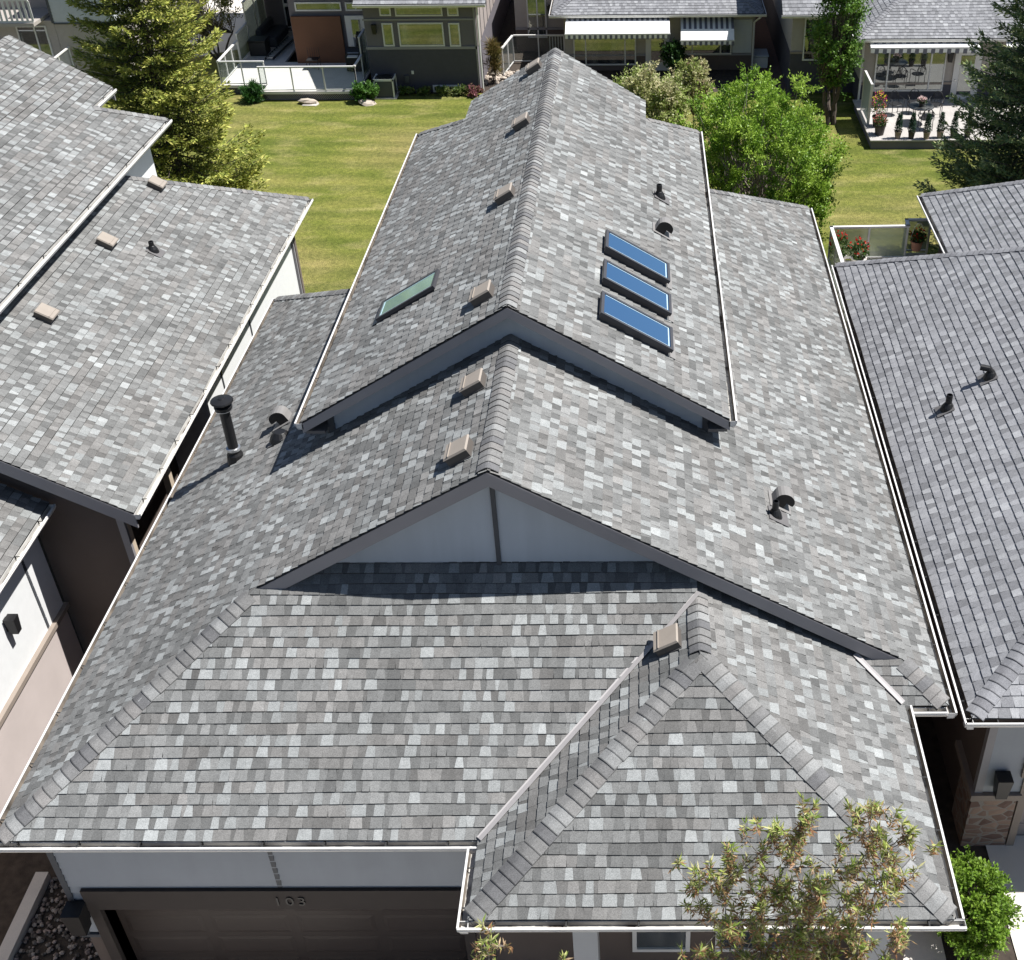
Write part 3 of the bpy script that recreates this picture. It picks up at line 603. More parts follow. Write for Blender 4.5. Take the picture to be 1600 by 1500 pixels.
# garage door with panels, frame, number and lamp
mb = MB(); mb.box((-5.40, -2.12, 0), (-.55, -2.05, 2.02))
for i in range(4):
    for j in range(4):
        x0 = -5.32+i*1.2; z0 = .06+j*.495
        mb.hexa([(x0, -2.121, z0), (x0+1.08, -2.121, z0), (x0+1.08, -2.121, z0+.40), (x0, -2.121, z0+.40)][::-1], [(x0+.06, -2.129, z0+.06), (x0+1.02, -2.129, z0+.06), (x0+1.02, -2.129, z0+.34), (x0+.06, -2.129, z0+.34)][::-1])
mb.build('garage_door', 'door_brown', H)
mb = MB(); mb.box((-5.55, -2.42, 2.02), (-.4, -2.10, 2.42)); mb.box((-5.55, -2.41, 0), (-5.40, -2.05, 2.02)); mb.box((-.55, -2.41, 0), (-.4, -2.05, 2.02)); dfr = mb.build('garage_door_frame', 'frame_brown', H)
def text_part(txt, loc, size, parent, name, matname):
    cu = bpy.data.curves.new('txt', 'FONT'); cu.body = txt; cu.size = size; cu.extrude = .012; cu.align_x = 'CENTER'; cu.space_character = 1.35
    o = bpy.data.objects.new('txt', cu); COL.objects.link(o); bpy.context.view_layer.update()
    me = bpy.data.meshes.new_from_object(o.evaluated_get(bpy.context.evaluated_depsgraph_get())); bpy.data.objects.remove(o)
    Rm = Matrix.Rotation(math.pi/2, 4, 'X'); me.transform(Matrix.Translation(Vector(loc)-worldloc(parent)) @ Rm); me.materials.clear(); me.materials.append(MATS[matname])
    q = bpy.data.objects.new(name, me); COL.objects.link(q); q.parent = parent; return q
text_part('103', (-2.80, -2.425, 2.13), .24, H, 'house_number', 'black_metal')
def wall_lamp(parent, x, y, z, s=1., n=(0, -1, 0)):
    n = Vector(n); u = n.cross(Vector((0, 0, 1))); o = Vector((x, y, z)); mb = MB()
    mb.obox(o-u*.07*s-Vector((0, 0, .16*s)), u*.14*s, n*.03*s, Vector((0, 0, .32*s)))
    b0, t0 = .085*s, .115*s; c_ = o+n*.16*s
    mb.hexa([c_+u*(-b0)-n*b0-Vector((0, 0, .22*s)), c_+u*b0-n*b0-Vector((0, 0, .22*s)), c_+u*b0+n*b0-Vector((0, 0, .22*s)), c_-u*b0+n*b0-Vector((0, 0, .22*s))], [c_-u*t0-n*t0+Vector((0, 0, .2*s)), c_+u*t0-n*t0+Vector((0, 0, .2*s)), c_+u*t0+n*t0+Vector((0, 0, .2*s)), c_-u*t0+n*t0+Vector((0, 0, .2*s))])
    return mb.build('wall_lamp', 'black_metal', parent)
wall_lamp(H, -5.66, -2.36, 1.98, 1.1)
# entry porch under the hip roof
for x in (1.05, 4.6): mb = MB(); mb.box((x, -3.55, 0), (x+.3, -3.25, 3.75)); mb.build('porch_column', 'siding_gray', H)
mb = MB(); mb.box((-.0, -3.5, 3.3), (5.3, -3.2, 3.78)); mb.build('porch_beam', 'stucco_brown', H)
window(H, 1.75, 2.55, .9, 2.5, -2.3, name='window'); window(H, 2.9, 4.3, .9, 2.5, -2.3, (3.6,), name='window')
# roof vents, hoods, pipes, flue
for y in (14.62, 11.13, 7.56, 3.86): roof_vent(H, (-.385, y, zu(-.385)), (-1, 0), MU)
for y in (2.34, .67): roof_vent(H, (-.40, y, zl(.40)), (-1, 0), MP)
roof_vent(H, (2.27, -.80, ZE-ml*(XE-2.27)), (-1, 0), ml)
gooseneck(H, (2.27, 8.62, zu(2.27)), (1, 0), MU); gooseneck(H, (3.96, 2.40, zl(3.96)), (1, 0), MP); gooseneck(H, (-4.05, 4.80, zl(4.05)), (-1, 0), MP)
plumbing_pipe(H, (2.27, 10.22, zu(2.27)), (1, 0), MU, .26, .055); plumbing_pipe(H, (3.87, 2.02, zl(3.87)), (1, 0), MP, .27, .05); plumbing_pipe(H, (-3.98, 4.24, zl(3.98)), (-1, 0), MP, .12, .085)
bx, by = -4.85, 4.36; bz = zl(bx)
mb = MB(); mb.lathe([(.085, .15), (.085, 1.0)], (bx, by, bz), seg=16)
fl = mb.build('flue_pipe', 'black_metal', H)
mb = MB(); mb.lathe([(.15, -.06), (.13, .12), (.105, .16), (.105, .2)], (bx, by, bz), seg=16); mb.build('boot', 'black_metal', fl)
mb = MB(); mb.lathe([(.112, .20), (.118, .21), (.118, .25), (.09, .26)], (bx, by, bz), seg=16); mb.build('collar', 'steel', fl); mb = MB(); mb.lathe([(.09, .985), (.14, .99), (.14, 1.0), (.09, 1.005)], (bx, by, bz), seg=16); mb.build('collar', 'steel', fl)
mb = MB(); mb.lathe([(.10, 1.0), (.145, 1.02), (.145, 1.06), (.10, 1.08), (.10, 1.12), (.175, 1.13), (.185, 1.15), (.175, 1.17), (.06, 1.195), (.05, 1.21), (.01, 1.215)], (bx, by, bz), seg=18); mb.build('rain_cap', 'black_metal', fl)
# skylights
def skylight(x0, x1, y0, y1, m, hgt, gm, fwall=.09, fm='skylight_frame', up=True):
    """x0 upper, x1 lower along the slope"""
    f = 1 if x1 > x0 else -1; th = math.atan(m); D = Vector((f*math.cos(th), 0, -math.sin(th))); N = Vector((f*math.sin(th), 0, math.cos(th))); Yv = Vector((0, 1, 0)); o = Vector((x0, y0, zu(x0))); Lx = abs(x1-x0)/math.cos(th); Wy = y1-y0; mb = MB()
    mb.obox(o+D*.03+Yv*.03-N*.02, D*(Lx-.06), Yv*(Wy-.06), N*(hgt-.04))
    t = .05
    for a, b, c_, d in ((0, 0, Lx, t), (0, Wy-t, Lx, t), (0, t, t, Wy-2*t), (Lx-t, t, t, Wy-2*t)): mb.obox(o+D*a+Yv*b+N*(hgt-.06), D*c_, Yv*d, N*.06)
    s = mb.build('skylight', fm, H)
    g = MB(); g.obox(o+D*t+Yv*t+N*(hgt-.02), D*(Lx-2*t), Yv*(Wy-2*t), N*.01); g.build('pane', gm, s)
    g = MB(); q_ = t+.02; ht_ = N*.003
    for a, b, c_, d in ((q_, Wy-q_-.014, Lx-2*q_, .014), (Lx-q_-.02, q_, .02, Wy-2*q_-.016), (q_, q_, Lx-2*q_-.022, .008)): g.obox(o+D*a+Yv*b+N*(hgt-.009), D*c_, Yv*d, ht_)
    g.build('glazing_seal', 'seal_pale', s)
    g = MB(); g.obox(o+D*(Lx+.01)-Yv*.0+N*.024, D*.10, Yv*(Wy), N*.004); g.build('flashing', 'vent_gray', s)
skylight(1.25, 2.33, 6.42, 7.10, MU, .15, 'skylight_glass'); skylight(1.24, 2.33, 5.26, 5.94, MU, .15, 'skylight_glass'); skylight(1.23, 2.33, 4.08, 4.80, MU, .15, 'skylight_glass')
skylight(-1.36, -2.36, 5.28, 5.90, MU, .09, 'skylight_pale')
for x in (-3.2, 2.92): mb = MB(); mb.box((x, 3.2, 5.93), (x+.29, 15.2, 5.98)); mb.build('soffit', 'flash_dark', H)

# ------------------------------------------------------------------ left neighbour (same model of bungalow)
LN = thing('house', 'gray shingled bungalow at the left edge with white sunlit side wall', 'house', (-9, 6, 0))
ze_ = 3.957; NLz = lambda x: ze_+MP*(-6.54-x)
r = MB()
slope(r, (1, 0), (-6.54, 0), ze_, MP, [[(-6.54, 3.79), (-6.54, 17.0), (-9.95, 13.59), (-9.95, 3.79)], [(-9.95, 3.79), (-9.95, 7.2), (-12.62, 7.2), (-12.62, 3.79)]], seed=31)
slope(r, (0, 1), (0, 17.0), ze_, MP, [[(-6.54, 17.0), (-9.95, 13.59), (-9.95, 17.0)]], seed=32)
ln_roof = r.build('roof', 'shingle', LN)
c = MB(); caps(c, (-6.58, 16.96, NLz(-6.58)), (-9.8, 13.74, NLz(-9.8)), (1, 0, -MP), (0, 1, -MP), seed=33); c.build('hip_cap', 'shingle', ln_roof)
zx = -9.5; zz_ = 6.158; NUz = lambda x: zz_+MP*(zx-x)
r = MB()
slope(r, (1, 0), (zx, 0), zz_, MP, [[(zx, 5.0), (zx, 16.6-1.2), (-12.8, 16.6-1.2), (-12.8, 5.0)], [(zx, 15.4), (zx, 16.6), (-10.7, 15.4)], [(-10.7, 15.4), (-10.7, 16.75), (-12.8, 16.75), (-12.8, 15.4)]], seed=34)
slope(r, (0, 1), (0, 16.6), zz_, MP, [[(zx, 16.6), (-10.7, 15.4), (-10.7, 16.6)]], seed=35)
slope(r, (-1, 0), (-16.1, 0), zz_, MP, [[(-16.1, 5.0), (-16.1, 16.75), (-12.8, 16.75), (-12.8, 5.0)]], seed=36, e=.3)
lnu = r.build('roof', 'shingle', LN)
c = MB(); caps(c, (zx-.04, 16.56, NUz(zx-.04)), (-10.7, 15.4, NUz(-10.7)), (1, 0, -MP), (0, 1, -MP), seed=37); c.build('hip_cap', 'shingle', lnu)
c = MB(); caps(c, (-12.8, 5., NUz(-12.8)), (-12.8, 16.7, NUz(-12.8)), (1, 0, -MP), (-1, 0, -MP), seed=38); c.build('ridge_cap', 'shingle', lnu)
gz_ = 3.957; r = MB()
slope(r, (1, 0), (-8.07, 0), gz_, MP, [[(-8.07, -6), (-8.07, 4.1), (-12.6, 4.1), (-12.6, -6)]], seed=39)
r.build('roof', 'shingle', LN)
gutter(LN, (-6.56, 3.79, ze_-.02), (-6.56, 16.97, ze_-.02), (1, 0, 0)); gutter(LN, (zx-.02, 5, zz_-.02), (zx-.02, 16.58, zz_-.02), (1, 0, 0), straps=1.1)
gutter(LN, (-8.09, -6, gz_-.02), (-8.09, 4.08, gz_-.02), (1, 0, 0)); gutter(LN, (-10.72, 15.5, NUz(-10.7)-.02), (-10.72, 16.7, NUz(-10.7)-.02), (1, 0, 0))
def rake2(parent, A, B, y, h=.3, out=-1): return rake(parent, A[0], A[1], B[0], B[1], y, out, h)
rake2(LN, (-6.54, ze_), (-12.6, NLz(-12.6)), 3.785); rake2(LN, (zx, zz_), (-12.8, NUz(-12.8)), 4.995); rake2(LN, (-10.7, NUz(-10.7)), (-12.8, NUz(-12.8)), 16.755, .3, 1)
mb = MB(); mb.slab([(-8.55, 4.25, 0), (-7.05, 4.25, 0), (-7.05, 4.25, 4.05), (-8.55, 4.25, 4.85)], (0, .15, 0)); mb.slab([(-12.5, 4.25, 3.5), (-8.55, 4.25, 3.5), (-8.55, 4.25, 4.85), (-12.5, 4.25, 7.2)], (0, .15, 0)); mb.box((-8.2, 4.4, -.5), (-8.0, 8.9, 4.5)); mb.build('wall', 'stucco_brown', LN)
mb = MB(); mb.box((-9.1, 8.9, -1.1), (-7.02, 16.4, 3.75)); mb.box((-15.6, 5.4, 3), (-9.88, 16.05, 6.02)); mb.build('side_wall', 'siding_white', LN, label='white siding wall in the sun')
mb = MB()
mb.box((-8.62, -6, 1.68), (-8.5, 4.1, 3.9)); mb.build('garage_side_wall', 'siding_white', LN)
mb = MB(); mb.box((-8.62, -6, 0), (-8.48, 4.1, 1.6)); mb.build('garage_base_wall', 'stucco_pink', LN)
mb = MB(); mb.box((-8.62, -6, 1.6), (-8.42, 4.15, 1.69)); mb.build('ledge', 'trim_tan', LN)
mb = MB()
for k in range(9): mb.box((-8.5, 3.42, 1.72+k*.24), (-8.485, 3.48, 1.72+k*.24+.225))
mb.box((-8.5, -2, 1.7), (-8.485, -1.94, 3.8)); mb.box((-7.02, 12.2, 0), (-7.0, 12.25, 3.7)); mb.box((-7.02, 9.9, 0), (-7.0, 9.95, 3.7)); mb.build('wall_strip', 'trim_dark', LN)
mb = MB(); mb.box((-7.1, 4.19, 0), (-6.98, 4.26, 4.0)); mb.build('corner_trim', 'fascia_gray', LN); mb = MB(); mb.box((-7.08, 16.3, -1), (-6.96, 16.45, 3.75)); mb.build('corner_trim', 'fascia_gray', LN)
wall_lamp(LN, -8.5, 2.45, 2.72, .75, (1, 0, 0))
mb = MB(); mb.box((-7.13, 4.27, 0), (-7.0, 4.42, 4.0)); mb.build('porch_post', 'wood_post', LN); mb = MB(); mb.box((-7.13, 6.3, 0), (-7.0, 6.45, 4.0)); mb.build('porch_post', 'wood_post', LN)
mb = MB(); mb.box((-7.16, 4.45, 1.3), (-6.98, 6.28, 1.42)); mb.build('porch_ledge', 'wood_post', LN)
window(LN, 7.0, 8.0, 0, 0, 0, name='window') if False else None
mb = MB(); mb.box((-8.0, 6.9, 1.6), (-7.96, 8.0, 3.0)); wf = mb.build('window', 'trim_tan', LN); mb = MB(); mb.box((-7.965, 6.98, 1.68), (-7.95, 7.92, 2.92)); mb.build('pane', 'window_glass', wf)
mb = MB(); mb.tube([(-7.0, 16.42, 3.7), (-6.95, 16.42, 3.4), (-6.95, 16.42, -1)], .04, 6); mb.build('downspout', 'trim_tan', LN)
for (x, y) in ((-9.28, 7.8), (-9.28, 10.95), (-9.25, 14.05)): roof_vent(LN, (x+.12, y, NLz(x+.12)), (1, 0), MP, s=.85)
plumbing_pipe(LN, (-8.46, 11.5, NLz(-8.46)), (1, 0), MP, .22, .055)

# ------------------------------------------------------------------ right neighbour
RN = thing('house', 'slate gray hip-roofed house on the right edge of the photo with stone-based garage', 'house', (9, 6, 0))
zR = 3.507; x0 = 6.505; RZ = lambda x: zR+MP*(x-x0)
r = MB()
slope(r, (-1, 0), (x0, 0), zR, MP, [[(x0, -.403), (11.86, 4.952), (11.86, 8.625), (x0, 13.98)]], 'slate', seed=41)
slope(r, (0, -1), (0, -.403), zR, MP, [[(x0, -.403), (17.215, -.403), (11.86, 4.952)]], 'slate', seed=42)
slope(r, (0, 1), (0, 13.98), zR, MP, [[(x0, 13.98), (17.215, 13.98), (11.86, 8.625)]], 'slate', seed=43)
slope(r, (1, 0), (17.215, 0), zR, MP, [[(17.215, -.403), (11.86, 4.952), (11.86, 8.625), (17.215, 13.98)]], 'slate', seed=44, e=.3)
slope(r, (-1, 0), (9.284, 0), zR, MP, [[(9.284, 9.0), (9.284, 18.08), (13.2, 14.164), (13.2, 9.0)]], 'slate', seed=45)
slope(r, (0, 1), (0, 18.08), zR, MP, [[(9.284, 18.08), (17, 18.08), (17, 14.164), (13.2, 14.164)]], 'slate', seed=46, e=.3)
rn_roof = r.build('roof', 'shingle', RN)
for A, B, d1, d2, sd in (((6.545, -.363), (11.86, 4.952), (-1, 0), (0, -1), 47), ((6.545, 13.94), (11.86, 8.625), (-1, 0), (0, 1), 48), ((9.324, 18.04), (13.2, 14.164), (-1, 0), (0, 1), 49)):
    base = x0 if A[0] < 9 else 9.284; c = MB(); caps(c, (A[0], A[1], zR+MP*(A[0]-base)), (B[0], B[1], zR+MP*(B[0]-base)), (*d1, -MP), (*d2, -MP), 'slate', sd); c.build('hip_cap', 'shingle', rn_roof)
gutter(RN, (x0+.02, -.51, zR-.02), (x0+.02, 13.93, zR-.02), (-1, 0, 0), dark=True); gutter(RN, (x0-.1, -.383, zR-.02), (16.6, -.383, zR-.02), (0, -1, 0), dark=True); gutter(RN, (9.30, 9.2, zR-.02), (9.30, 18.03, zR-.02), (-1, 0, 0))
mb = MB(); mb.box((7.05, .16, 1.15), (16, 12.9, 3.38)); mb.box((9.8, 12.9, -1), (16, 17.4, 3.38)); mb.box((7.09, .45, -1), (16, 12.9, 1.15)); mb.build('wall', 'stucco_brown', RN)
mb = MB(); laps(mb, (0, .15, 0), (1, 0, 0), (0, -1, 0), [(7.12, 1.27), (16, 1.27), (16, 3.38), (7.12, 3.38)]); mb.build('siding', 'siding_gray', RN)
mb = MB(); mb.box((7.02, .12, 1.27), (7.14, .159, 3.38)); mb.box((7.02, .159, 1.27), (7.049, .24, 3.38)); mb.build('corner_trim', 'fascia_gray', RN)
mb = MB(); mb.box((6.96, .06, 1.15), (7.74, .159, 1.27)); mb.box((6.96, .159, 1.15), (7.06, 1.2, 1.27)); mb.build('ledge', 'trim_tan', RN)
mb = MB(); mb.box((7.0, .11, -.4), (7.70, .8, 1.15)); mb.build('stone_base', 'stone_veneer', RN)
mb = MB(); mb.box((7.66, .08, 1.66), (13, .2, 2.05)); mb.box((7.72, .10, -.2), (7.84, .3, 1.66)); mb.build('garage_door_frame', 'trim_tan', RN)
mb = MB()
for j in range(4): mb.bevbox((7.84, .32, -.2+j*.47), (12.8, .37, -.2+j*.47+.46), .015)
mb.build('garage_door', 'stucco_taupe', RN)
wall_lamp(RN, 7.36, .15, 1.60, 1.)
plumbing_pipe(RN, (7.54, 6.66, RZ(7.54)), (-1, 0), MP, .30, .06); plumbing_pipe(RN, (8.33, 7.0, RZ(8.33)), (-1, 0), MP, .2, .06, (-1, .3, 0))
# balcony behind it
BD = thing('balcony', 'raised rear balcony with frosted glass railing behind the slate-roofed house on the right', 'balcony', (8, 15, -1))
mb = MB(); mb.box((6.9, 12.9, 1.75), (9.6, 17.4, 1.95)); mb.box((8.95, 17.4, 1.75), (9.6, 17.85, 1.95)); mb.build('floor', 'deck_pale', BD)
for x, y in ((6.98, 17.3), (9.5, 17.7), (6.98, 13.1)):
    mb = MB(); mb.box((x-.06, y-.06, -1), (x+.06, y+.06, 1.75)); mb.build('post', 'trim_tan', BD)
def railing(parent, pts, z0, z1, gm, posts=1.4, rm='white_metal', cap=.045, lower=True):
    rl = MB(); gl = MB()
    for (a, b) in zip(pts[:-1], pts[1:]):
        a, b = Vector((*a, 0)), Vector((*b, 0)); L = b-a; d = L.normalized(); s = Vector((-d.y, d.x, 0)); z = Vector((0, 0, 1))
        rl.obox(a-s*cap+z*(z1-.05)-d*cap*.9, L+d*cap*1.8, s*cap*2, z*.05)
        if lower: rl.obox(a-s*.02+z*(z0+.05), L, s*.04, z*.04)
        n = max(1, round(L.length/posts))
        for i in range(n+1): p = a+L*i/n; rl.obox(p-d*.025-s*.025+z*z0, d*.05, s*.05, z*(z1-z0-.051))
        gl.obox(a+d*.03-s*.005+z*(z0+.1), L-d*.06, s*.01, z*(z1-z0-.16))
    ra = rl.build('railing', rm, parent); gl.build('glass', gm, ra); return ra
railing(BD, [(6.9, 13.3), (6.9, 17.4), (8.92, 17.45), (8.95, 17.85), (9.6, 17.85)], 1.95, 2.92, 'frosted_glass', 1.0)

# ------------------------------------------------------------------ rear gray house and its deck
GZ = -1.0; GY = 40.46
GH = thing('house', 'dark gray house behind the lawn with large picture window and brown privacy wall', 'house', (-8, 44, GZ))
mb = MB(); mb.box((-9.75, GY, GZ), (-5.05, 60, 2.86)); mb.box((-13.72, 43.6, GZ), (-9.75, 60, 2.86)); mb.box((-16.6, 48.6, GZ), (-13.72, 60, 2.86)); mb.build('wall', 'wall_dark_gray', GH)
mb = MB(); mb.box((-9.75, GY-.03, GZ), (-5.05, GY-.002, .83)); mb.build('base_wall', 'wall_navy', GH)
mb = MB(); mb.box((-9.8, GY-.05, .84), (-5.05, GY-.003, .95)); mb.box((-9.8, GY-.04, 2.03), (-5.05, GY-.003, 2.10)); mb.box((-5.12, GY-.05, GZ), (-5.04, GY+.1, 2.86)); mb.build('trim_band', 'fascia_gray', GH)
mb = MB(); mb.box((-5.05, GY+.05, .95), (-5.0, 60, 2.86)); mb.build('side_wall', 'stucco_taupe', GH, label='tan side wall catching the sun')
mb = MB()
for k in range(9): mb.box((-5.0, GY+1.2+k*1.3, .95), (-4.985, GY+1.28+k*1.3, 2.86))
mb.build('batten', 'trim_dark', GH)
window(GH, -8.34, -6.42, .96, 1.94, GY); window(GH, -9.02, -8.56, .97, 1.93, GY); window(GH, -6.2, -5.73, .95, 1.92, GY)
window(GH, -8.38, -6.39, 2.2, 2.58, GY); window(GH, -9.04, -8.56, 2.22, 2.58, GY); window(GH, -6.19, -5.72, 2.2, 2.57, GY)
window(GH, -7.12, -5.76, GZ+.02, GZ+.32, GY-.03, (-6.44,), 'basement_window')
window(GH, -13.42, -11.36, 1.62, 2.0, 43.6); window(GH, -11.18, -10.3, 1.62, 1.98, 43.6, (-10.72,))
mb = MB(); mb.box((-13.66, 43.42, -.62), (-11.45, 43.55, 1.42)); mb.build('privacy_wall', 'panel_brown', GH)
mb = MB(); mb.box((-11.27, 43.52, -.62), (-10.32, 43.6, 1.42)); dd = mb.build('door', 'white_metal', GH)
mb = MB(); mb.box((-11.0, 43.50, .0), (-10.62, 43.52, 1.25)); mb.build('pane', 'window_glass', dd); mb = MB(); mb.lathe([(.03, 0), (.03, .05)], (-11.12, 43.52, .1), (0, -1, 0), 8); mb.build('handle', 'steel', dd)
window(GH, -15.35, -13.75, -.45, 2.3, 48.6, (-14.9,)); mb = MB(); mb.box((-15.3, 48.52, .55), (-13.72, 48.6, .68)); mb.build('transom_bar', 'white_metal', GH)
wall_lamp(GH, -9.33, GY, 1.72, .9)
r = MB(); slope(r, (0, -1), (0, GY-.55), 2.82, MP, [[(-10.0, GY-.55), (-4.5, GY-.55), (-4.5, 52), (-10.0, 52)]], 'slate', seed=51, e=.2); slope(r, (0, -1), (0, 43.0), 2.82, MP, [[(-17, 43.0), (-10, 43.0), (-10, 54), (-17, 54)]], 'slate', seed=52, e=.25); r.build('roof', 'shingle', GH)
gutter(GH, (-10.0, GY-.55, 2.8), (-4.5, GY-.55, 2.8), (0, -1, 0), hang=False); mb = MB(); mb.tube([(-4.9, GY-.1, 2.7), (-4.93, GY-.08, 2.5), (-4.93, GY-.08, GZ)], .045, 6); mb.build('downspout', 'white_metal', GH)
mb = MB(); mb.box((-7.98, GY-.06, -.2), (-7.88, GY-.03, -.06)); mb.build('outlet_cover', 'ac_white', GH); mb = MB(); mb.box((-8.28, GY-.12, -.55), (-8.1, GY-.03, -.25)); mb.build('meter_box', 'trim_dark', GH)
DK = thing('deck', 'low pale deck with white glass railing and lattice skirt behind the dark gray house', 'deck', (-12.3, 41, GZ))
DZ = -.615
mb = MB(); mb.box((-14.3, 39.42, DZ-.1), (-10.15, 43.6, DZ)); mb.box((-16.35, 40.3, DZ-.1), (-14.3, 48.6, DZ)); mb.build('floor', 'deck_pale', DK)
mb = MB(); mb.box((-14.26, 39.50, GZ), (-10.2, 39.54, DZ-.1)); mb.box((-16.3, 40.4, GZ), (-14.3, 40.44, DZ-.1)); sk = mb.build('skirt', 'wall_navy', DK)
mb = MB()
for i in range(46):
    x = -14.2+i*.09
    for s in (-1, 1):
        mb.obox((x if s > 0 else x+.24, 39.485, GZ+.03), (.24*s, 0, .24), (.018, 0, -.0), (0, .012, 0))
mb.build('lattice', 'deck_gray', sk)
railing(DK, [(-16.25, 43.4), (-16.25, 40.35), (-14.3, 40.35)], DZ, .42, 'rail_glass', 1.1); railing(DK, [(-14.28, 39.47), (-10.2, 39.47), (-10.2, 41.0)], DZ, .45, 'rail_glass', 1.37)
railing(DK, [(-10.2, 41.05), (-10.2, 42.3)], DZ, 1.2, 'frosted_glass', 1.2); railing(DK, [(-16.25, 43.5), (-16.25, 45.2)], DZ, .7, 'frosted_glass', 1.2); railing(DK, [(-16.25, 45.25), (-16.25, 48.5)], DZ, 1.6, 'frosted_glass', 1.6)
AC = thing('air_conditioner', 'square air conditioning unit with pale casing beside dark gray house', 'air conditioner', (-9.05, 41.2, GZ)); AC.location = (-9.06, 40.0, GZ)
ax, ay = -9.08, 39.95
mb = MB(); mb.bevbox((ax-.4, ay-.36, GZ+.06), (ax+.4, ay+.36, GZ+.82), .04); mb.build('casing', 'trim_dark', AC)
mb = MB(); [mb.box((ax+sx*.4-.03, ay+sy*.36-.03, GZ+.05), (ax+sx*.4+.03, ay+sy*.36+.03, GZ+.84)) for sx in (-1, 1) for sy in (-1, 1)]; mb.box((ax-.43, ay-.39, GZ+.76), (ax+.43, ay-.36, GZ+.85)); mb.box((ax+.40, ay-.36, GZ+.76), (ax+.43, ay+.39, GZ+.85)); mb.box((ax-.43, ay-.36, GZ+.76), (ax-.40, ay+.39, GZ+.85)); mb.build('frame', 'ac_white', AC)
mb = MB(); mb.lathe([(.33, 0), (.33, .03), (.3, .035), (.1, .03)], (ax, ay, GZ+.82), seg=18); mb.build('fan_grille', 'black_metal', AC); mb = MB(); mb.box((ax-.5, ay-.45, GZ), (ax+.5, ay+.45, GZ+.05)); mb.build('pad', 'concrete', AC)
BQ = thing('barbecue', 'black kettle-lidded barbecue by the white door on the rear deck', 'barbecue', (-10.75, 42.3, DZ))
mb = MB(); mb.box((-11.15, 42.05, DZ+.05), (-10.35, 42.55, DZ+.72)); mb.build('cabinet', 'black_metal', BQ)
mb = MB(); mb.mesh([(x, 42.3-.28*math.cos(a), DZ+.74+.3*math.sin(a)) for x in (-11.1, -10.42) for a in [math.pi*i/8 for i in range(9)]], [(i, i+1, i+10, i+9) for i in range(8)]+[tuple(range(8, -1, -1)), tuple(range(9, 18))]); mb.build('lid', 'furniture_black', BQ)
mb = MB(); mb.box((-11.0, 41.75, DZ+.72), (-10.55, 42.03, DZ+.76)); mb.build('shelf', 'ac_white', BQ); mb = MB(); mb.tube([(-11.0, 42.0, DZ+.86), (-10.52, 42.0, DZ+.86)], .015, 6); mb.build('handle', 'steel', BQ)
LD = thing('ladder', 'dark aluminium ladder lying flat on the rear deck', 'ladder', (-15, 45, DZ))
mb = MB(); a0, a1 = Vector((-15.25, 43.75, DZ+.06)), Vector((-15.0, 47.2, DZ+.06))
for s in (0, .36): mb.obox(a0+Vector((s, 0, 0)), a1-a0, (.05, 0, 0), (0, 0, .08))
mb.build('rail', 'furniture_black', LD)
for i in range(11): p = a0+(a1-a0)*(i+.5)/11; mb = MB(); mb.box((p.x+.05, p.y-.02, p.z+.03), (p.x+.36, p.y+.05, p.z+.085)); mb.build('rung', 'steel', LD)
FB = thing('storage_box', 'black storage bin standing on the shaded end of the rear deck', 'box', (-15.75, 44.9, DZ))
mb = MB(); mb.bevbox((-16.1, 44.5, DZ), (-15.35, 45.3, DZ+.62), .03); mb.build('body', 'furniture_black', FB); mb = MB(); mb.bevbox((-16.14, 44.46, DZ+.625), (-15.31, 45.34, DZ+.70), .02); mb.build('lid', 'black_metal', FB)
FT = thing('patio_sofa', 'dark covered outdoor sofa along the glass screen on rear deck', 'sofa', (-15.6, 46.8, DZ))
mb = MB(); mb.bevbox((-16.1, 45.9, DZ), (-15.2, 48.2, DZ+.42), .05); mb.build('seat', 'trim_dark', FT); mb = MB(); mb.bevbox((-16.1, 45.9, DZ+.42), (-15.85, 48.2, DZ+.82), .06); mb.build('backrest', 'trim_dark', FT)
CH = thing('patio_chair', 'thin metal chair in front of the brown privacy wall', 'chair', (-12.7, 42.6, DZ))
mb = MB(); [mb.tube([(-13+sx, 42.4+sy, DZ), (-13+sx, 42.4+sy, DZ+(.42 if sy == 0 else .85))], .014, 6) for sx in (0, .5) for sy in (0, .5)]; mb.build('leg', 'furniture_black', CH); mb = MB(); mb.box((-13, 42.4, DZ+.40), (-12.5, 42.9, DZ+.43)); mb.build('seat', 'furniture_black', CH); mb = MB(); [mb.tube([(-13+i*.1, 42.9, DZ+.43), (-13+i*.1, 42.92, DZ+.85)], .01, 5) for i in range(6)]; mb.build('backrest', 'furniture_black', CH)

# ------------------------------------------------------------------ rear middle house with awnings
MH = thing('house', 'taupe house with two striped awnings behind the main roof ridge', 'house', (2.5, 46, GZ)); MY = 43.35
mb = MB(); mb.box((-1.5, MY, -.3), (7.0, 60, 1.6)); mb.box((-3.95, 46.35, .0), (-1.5, 60, 2.2)); mb.build('wall', 'wall_taupe', MH)
mb = MB(); mb.box((-1.5, MY-.03, GZ), (7.02, 60, -.32)); mb.box((-3.95, 46.32, GZ), (-1.5, 60, .0)); mb.build('base_wall', 'stucco_brown', MH)
mb = MB(); mb.box((6.06, MY-.03, -.24), (6.9, MY-.002, 1.2)); mb.build('siding_panel', 'wall_gray', MH)
mb = MB(); mb.box((-1.5, MY-.06, -.35), (7.02, MY-.03, -.27)); mb.box((-3.95, 46.27, 0), (-1.5, 46.32, .1)); mb.box((6.94, MY-.04, -.3), (7.03, MY, 1.6)); mb.build('trim_band', 'fascia_gray', MH)
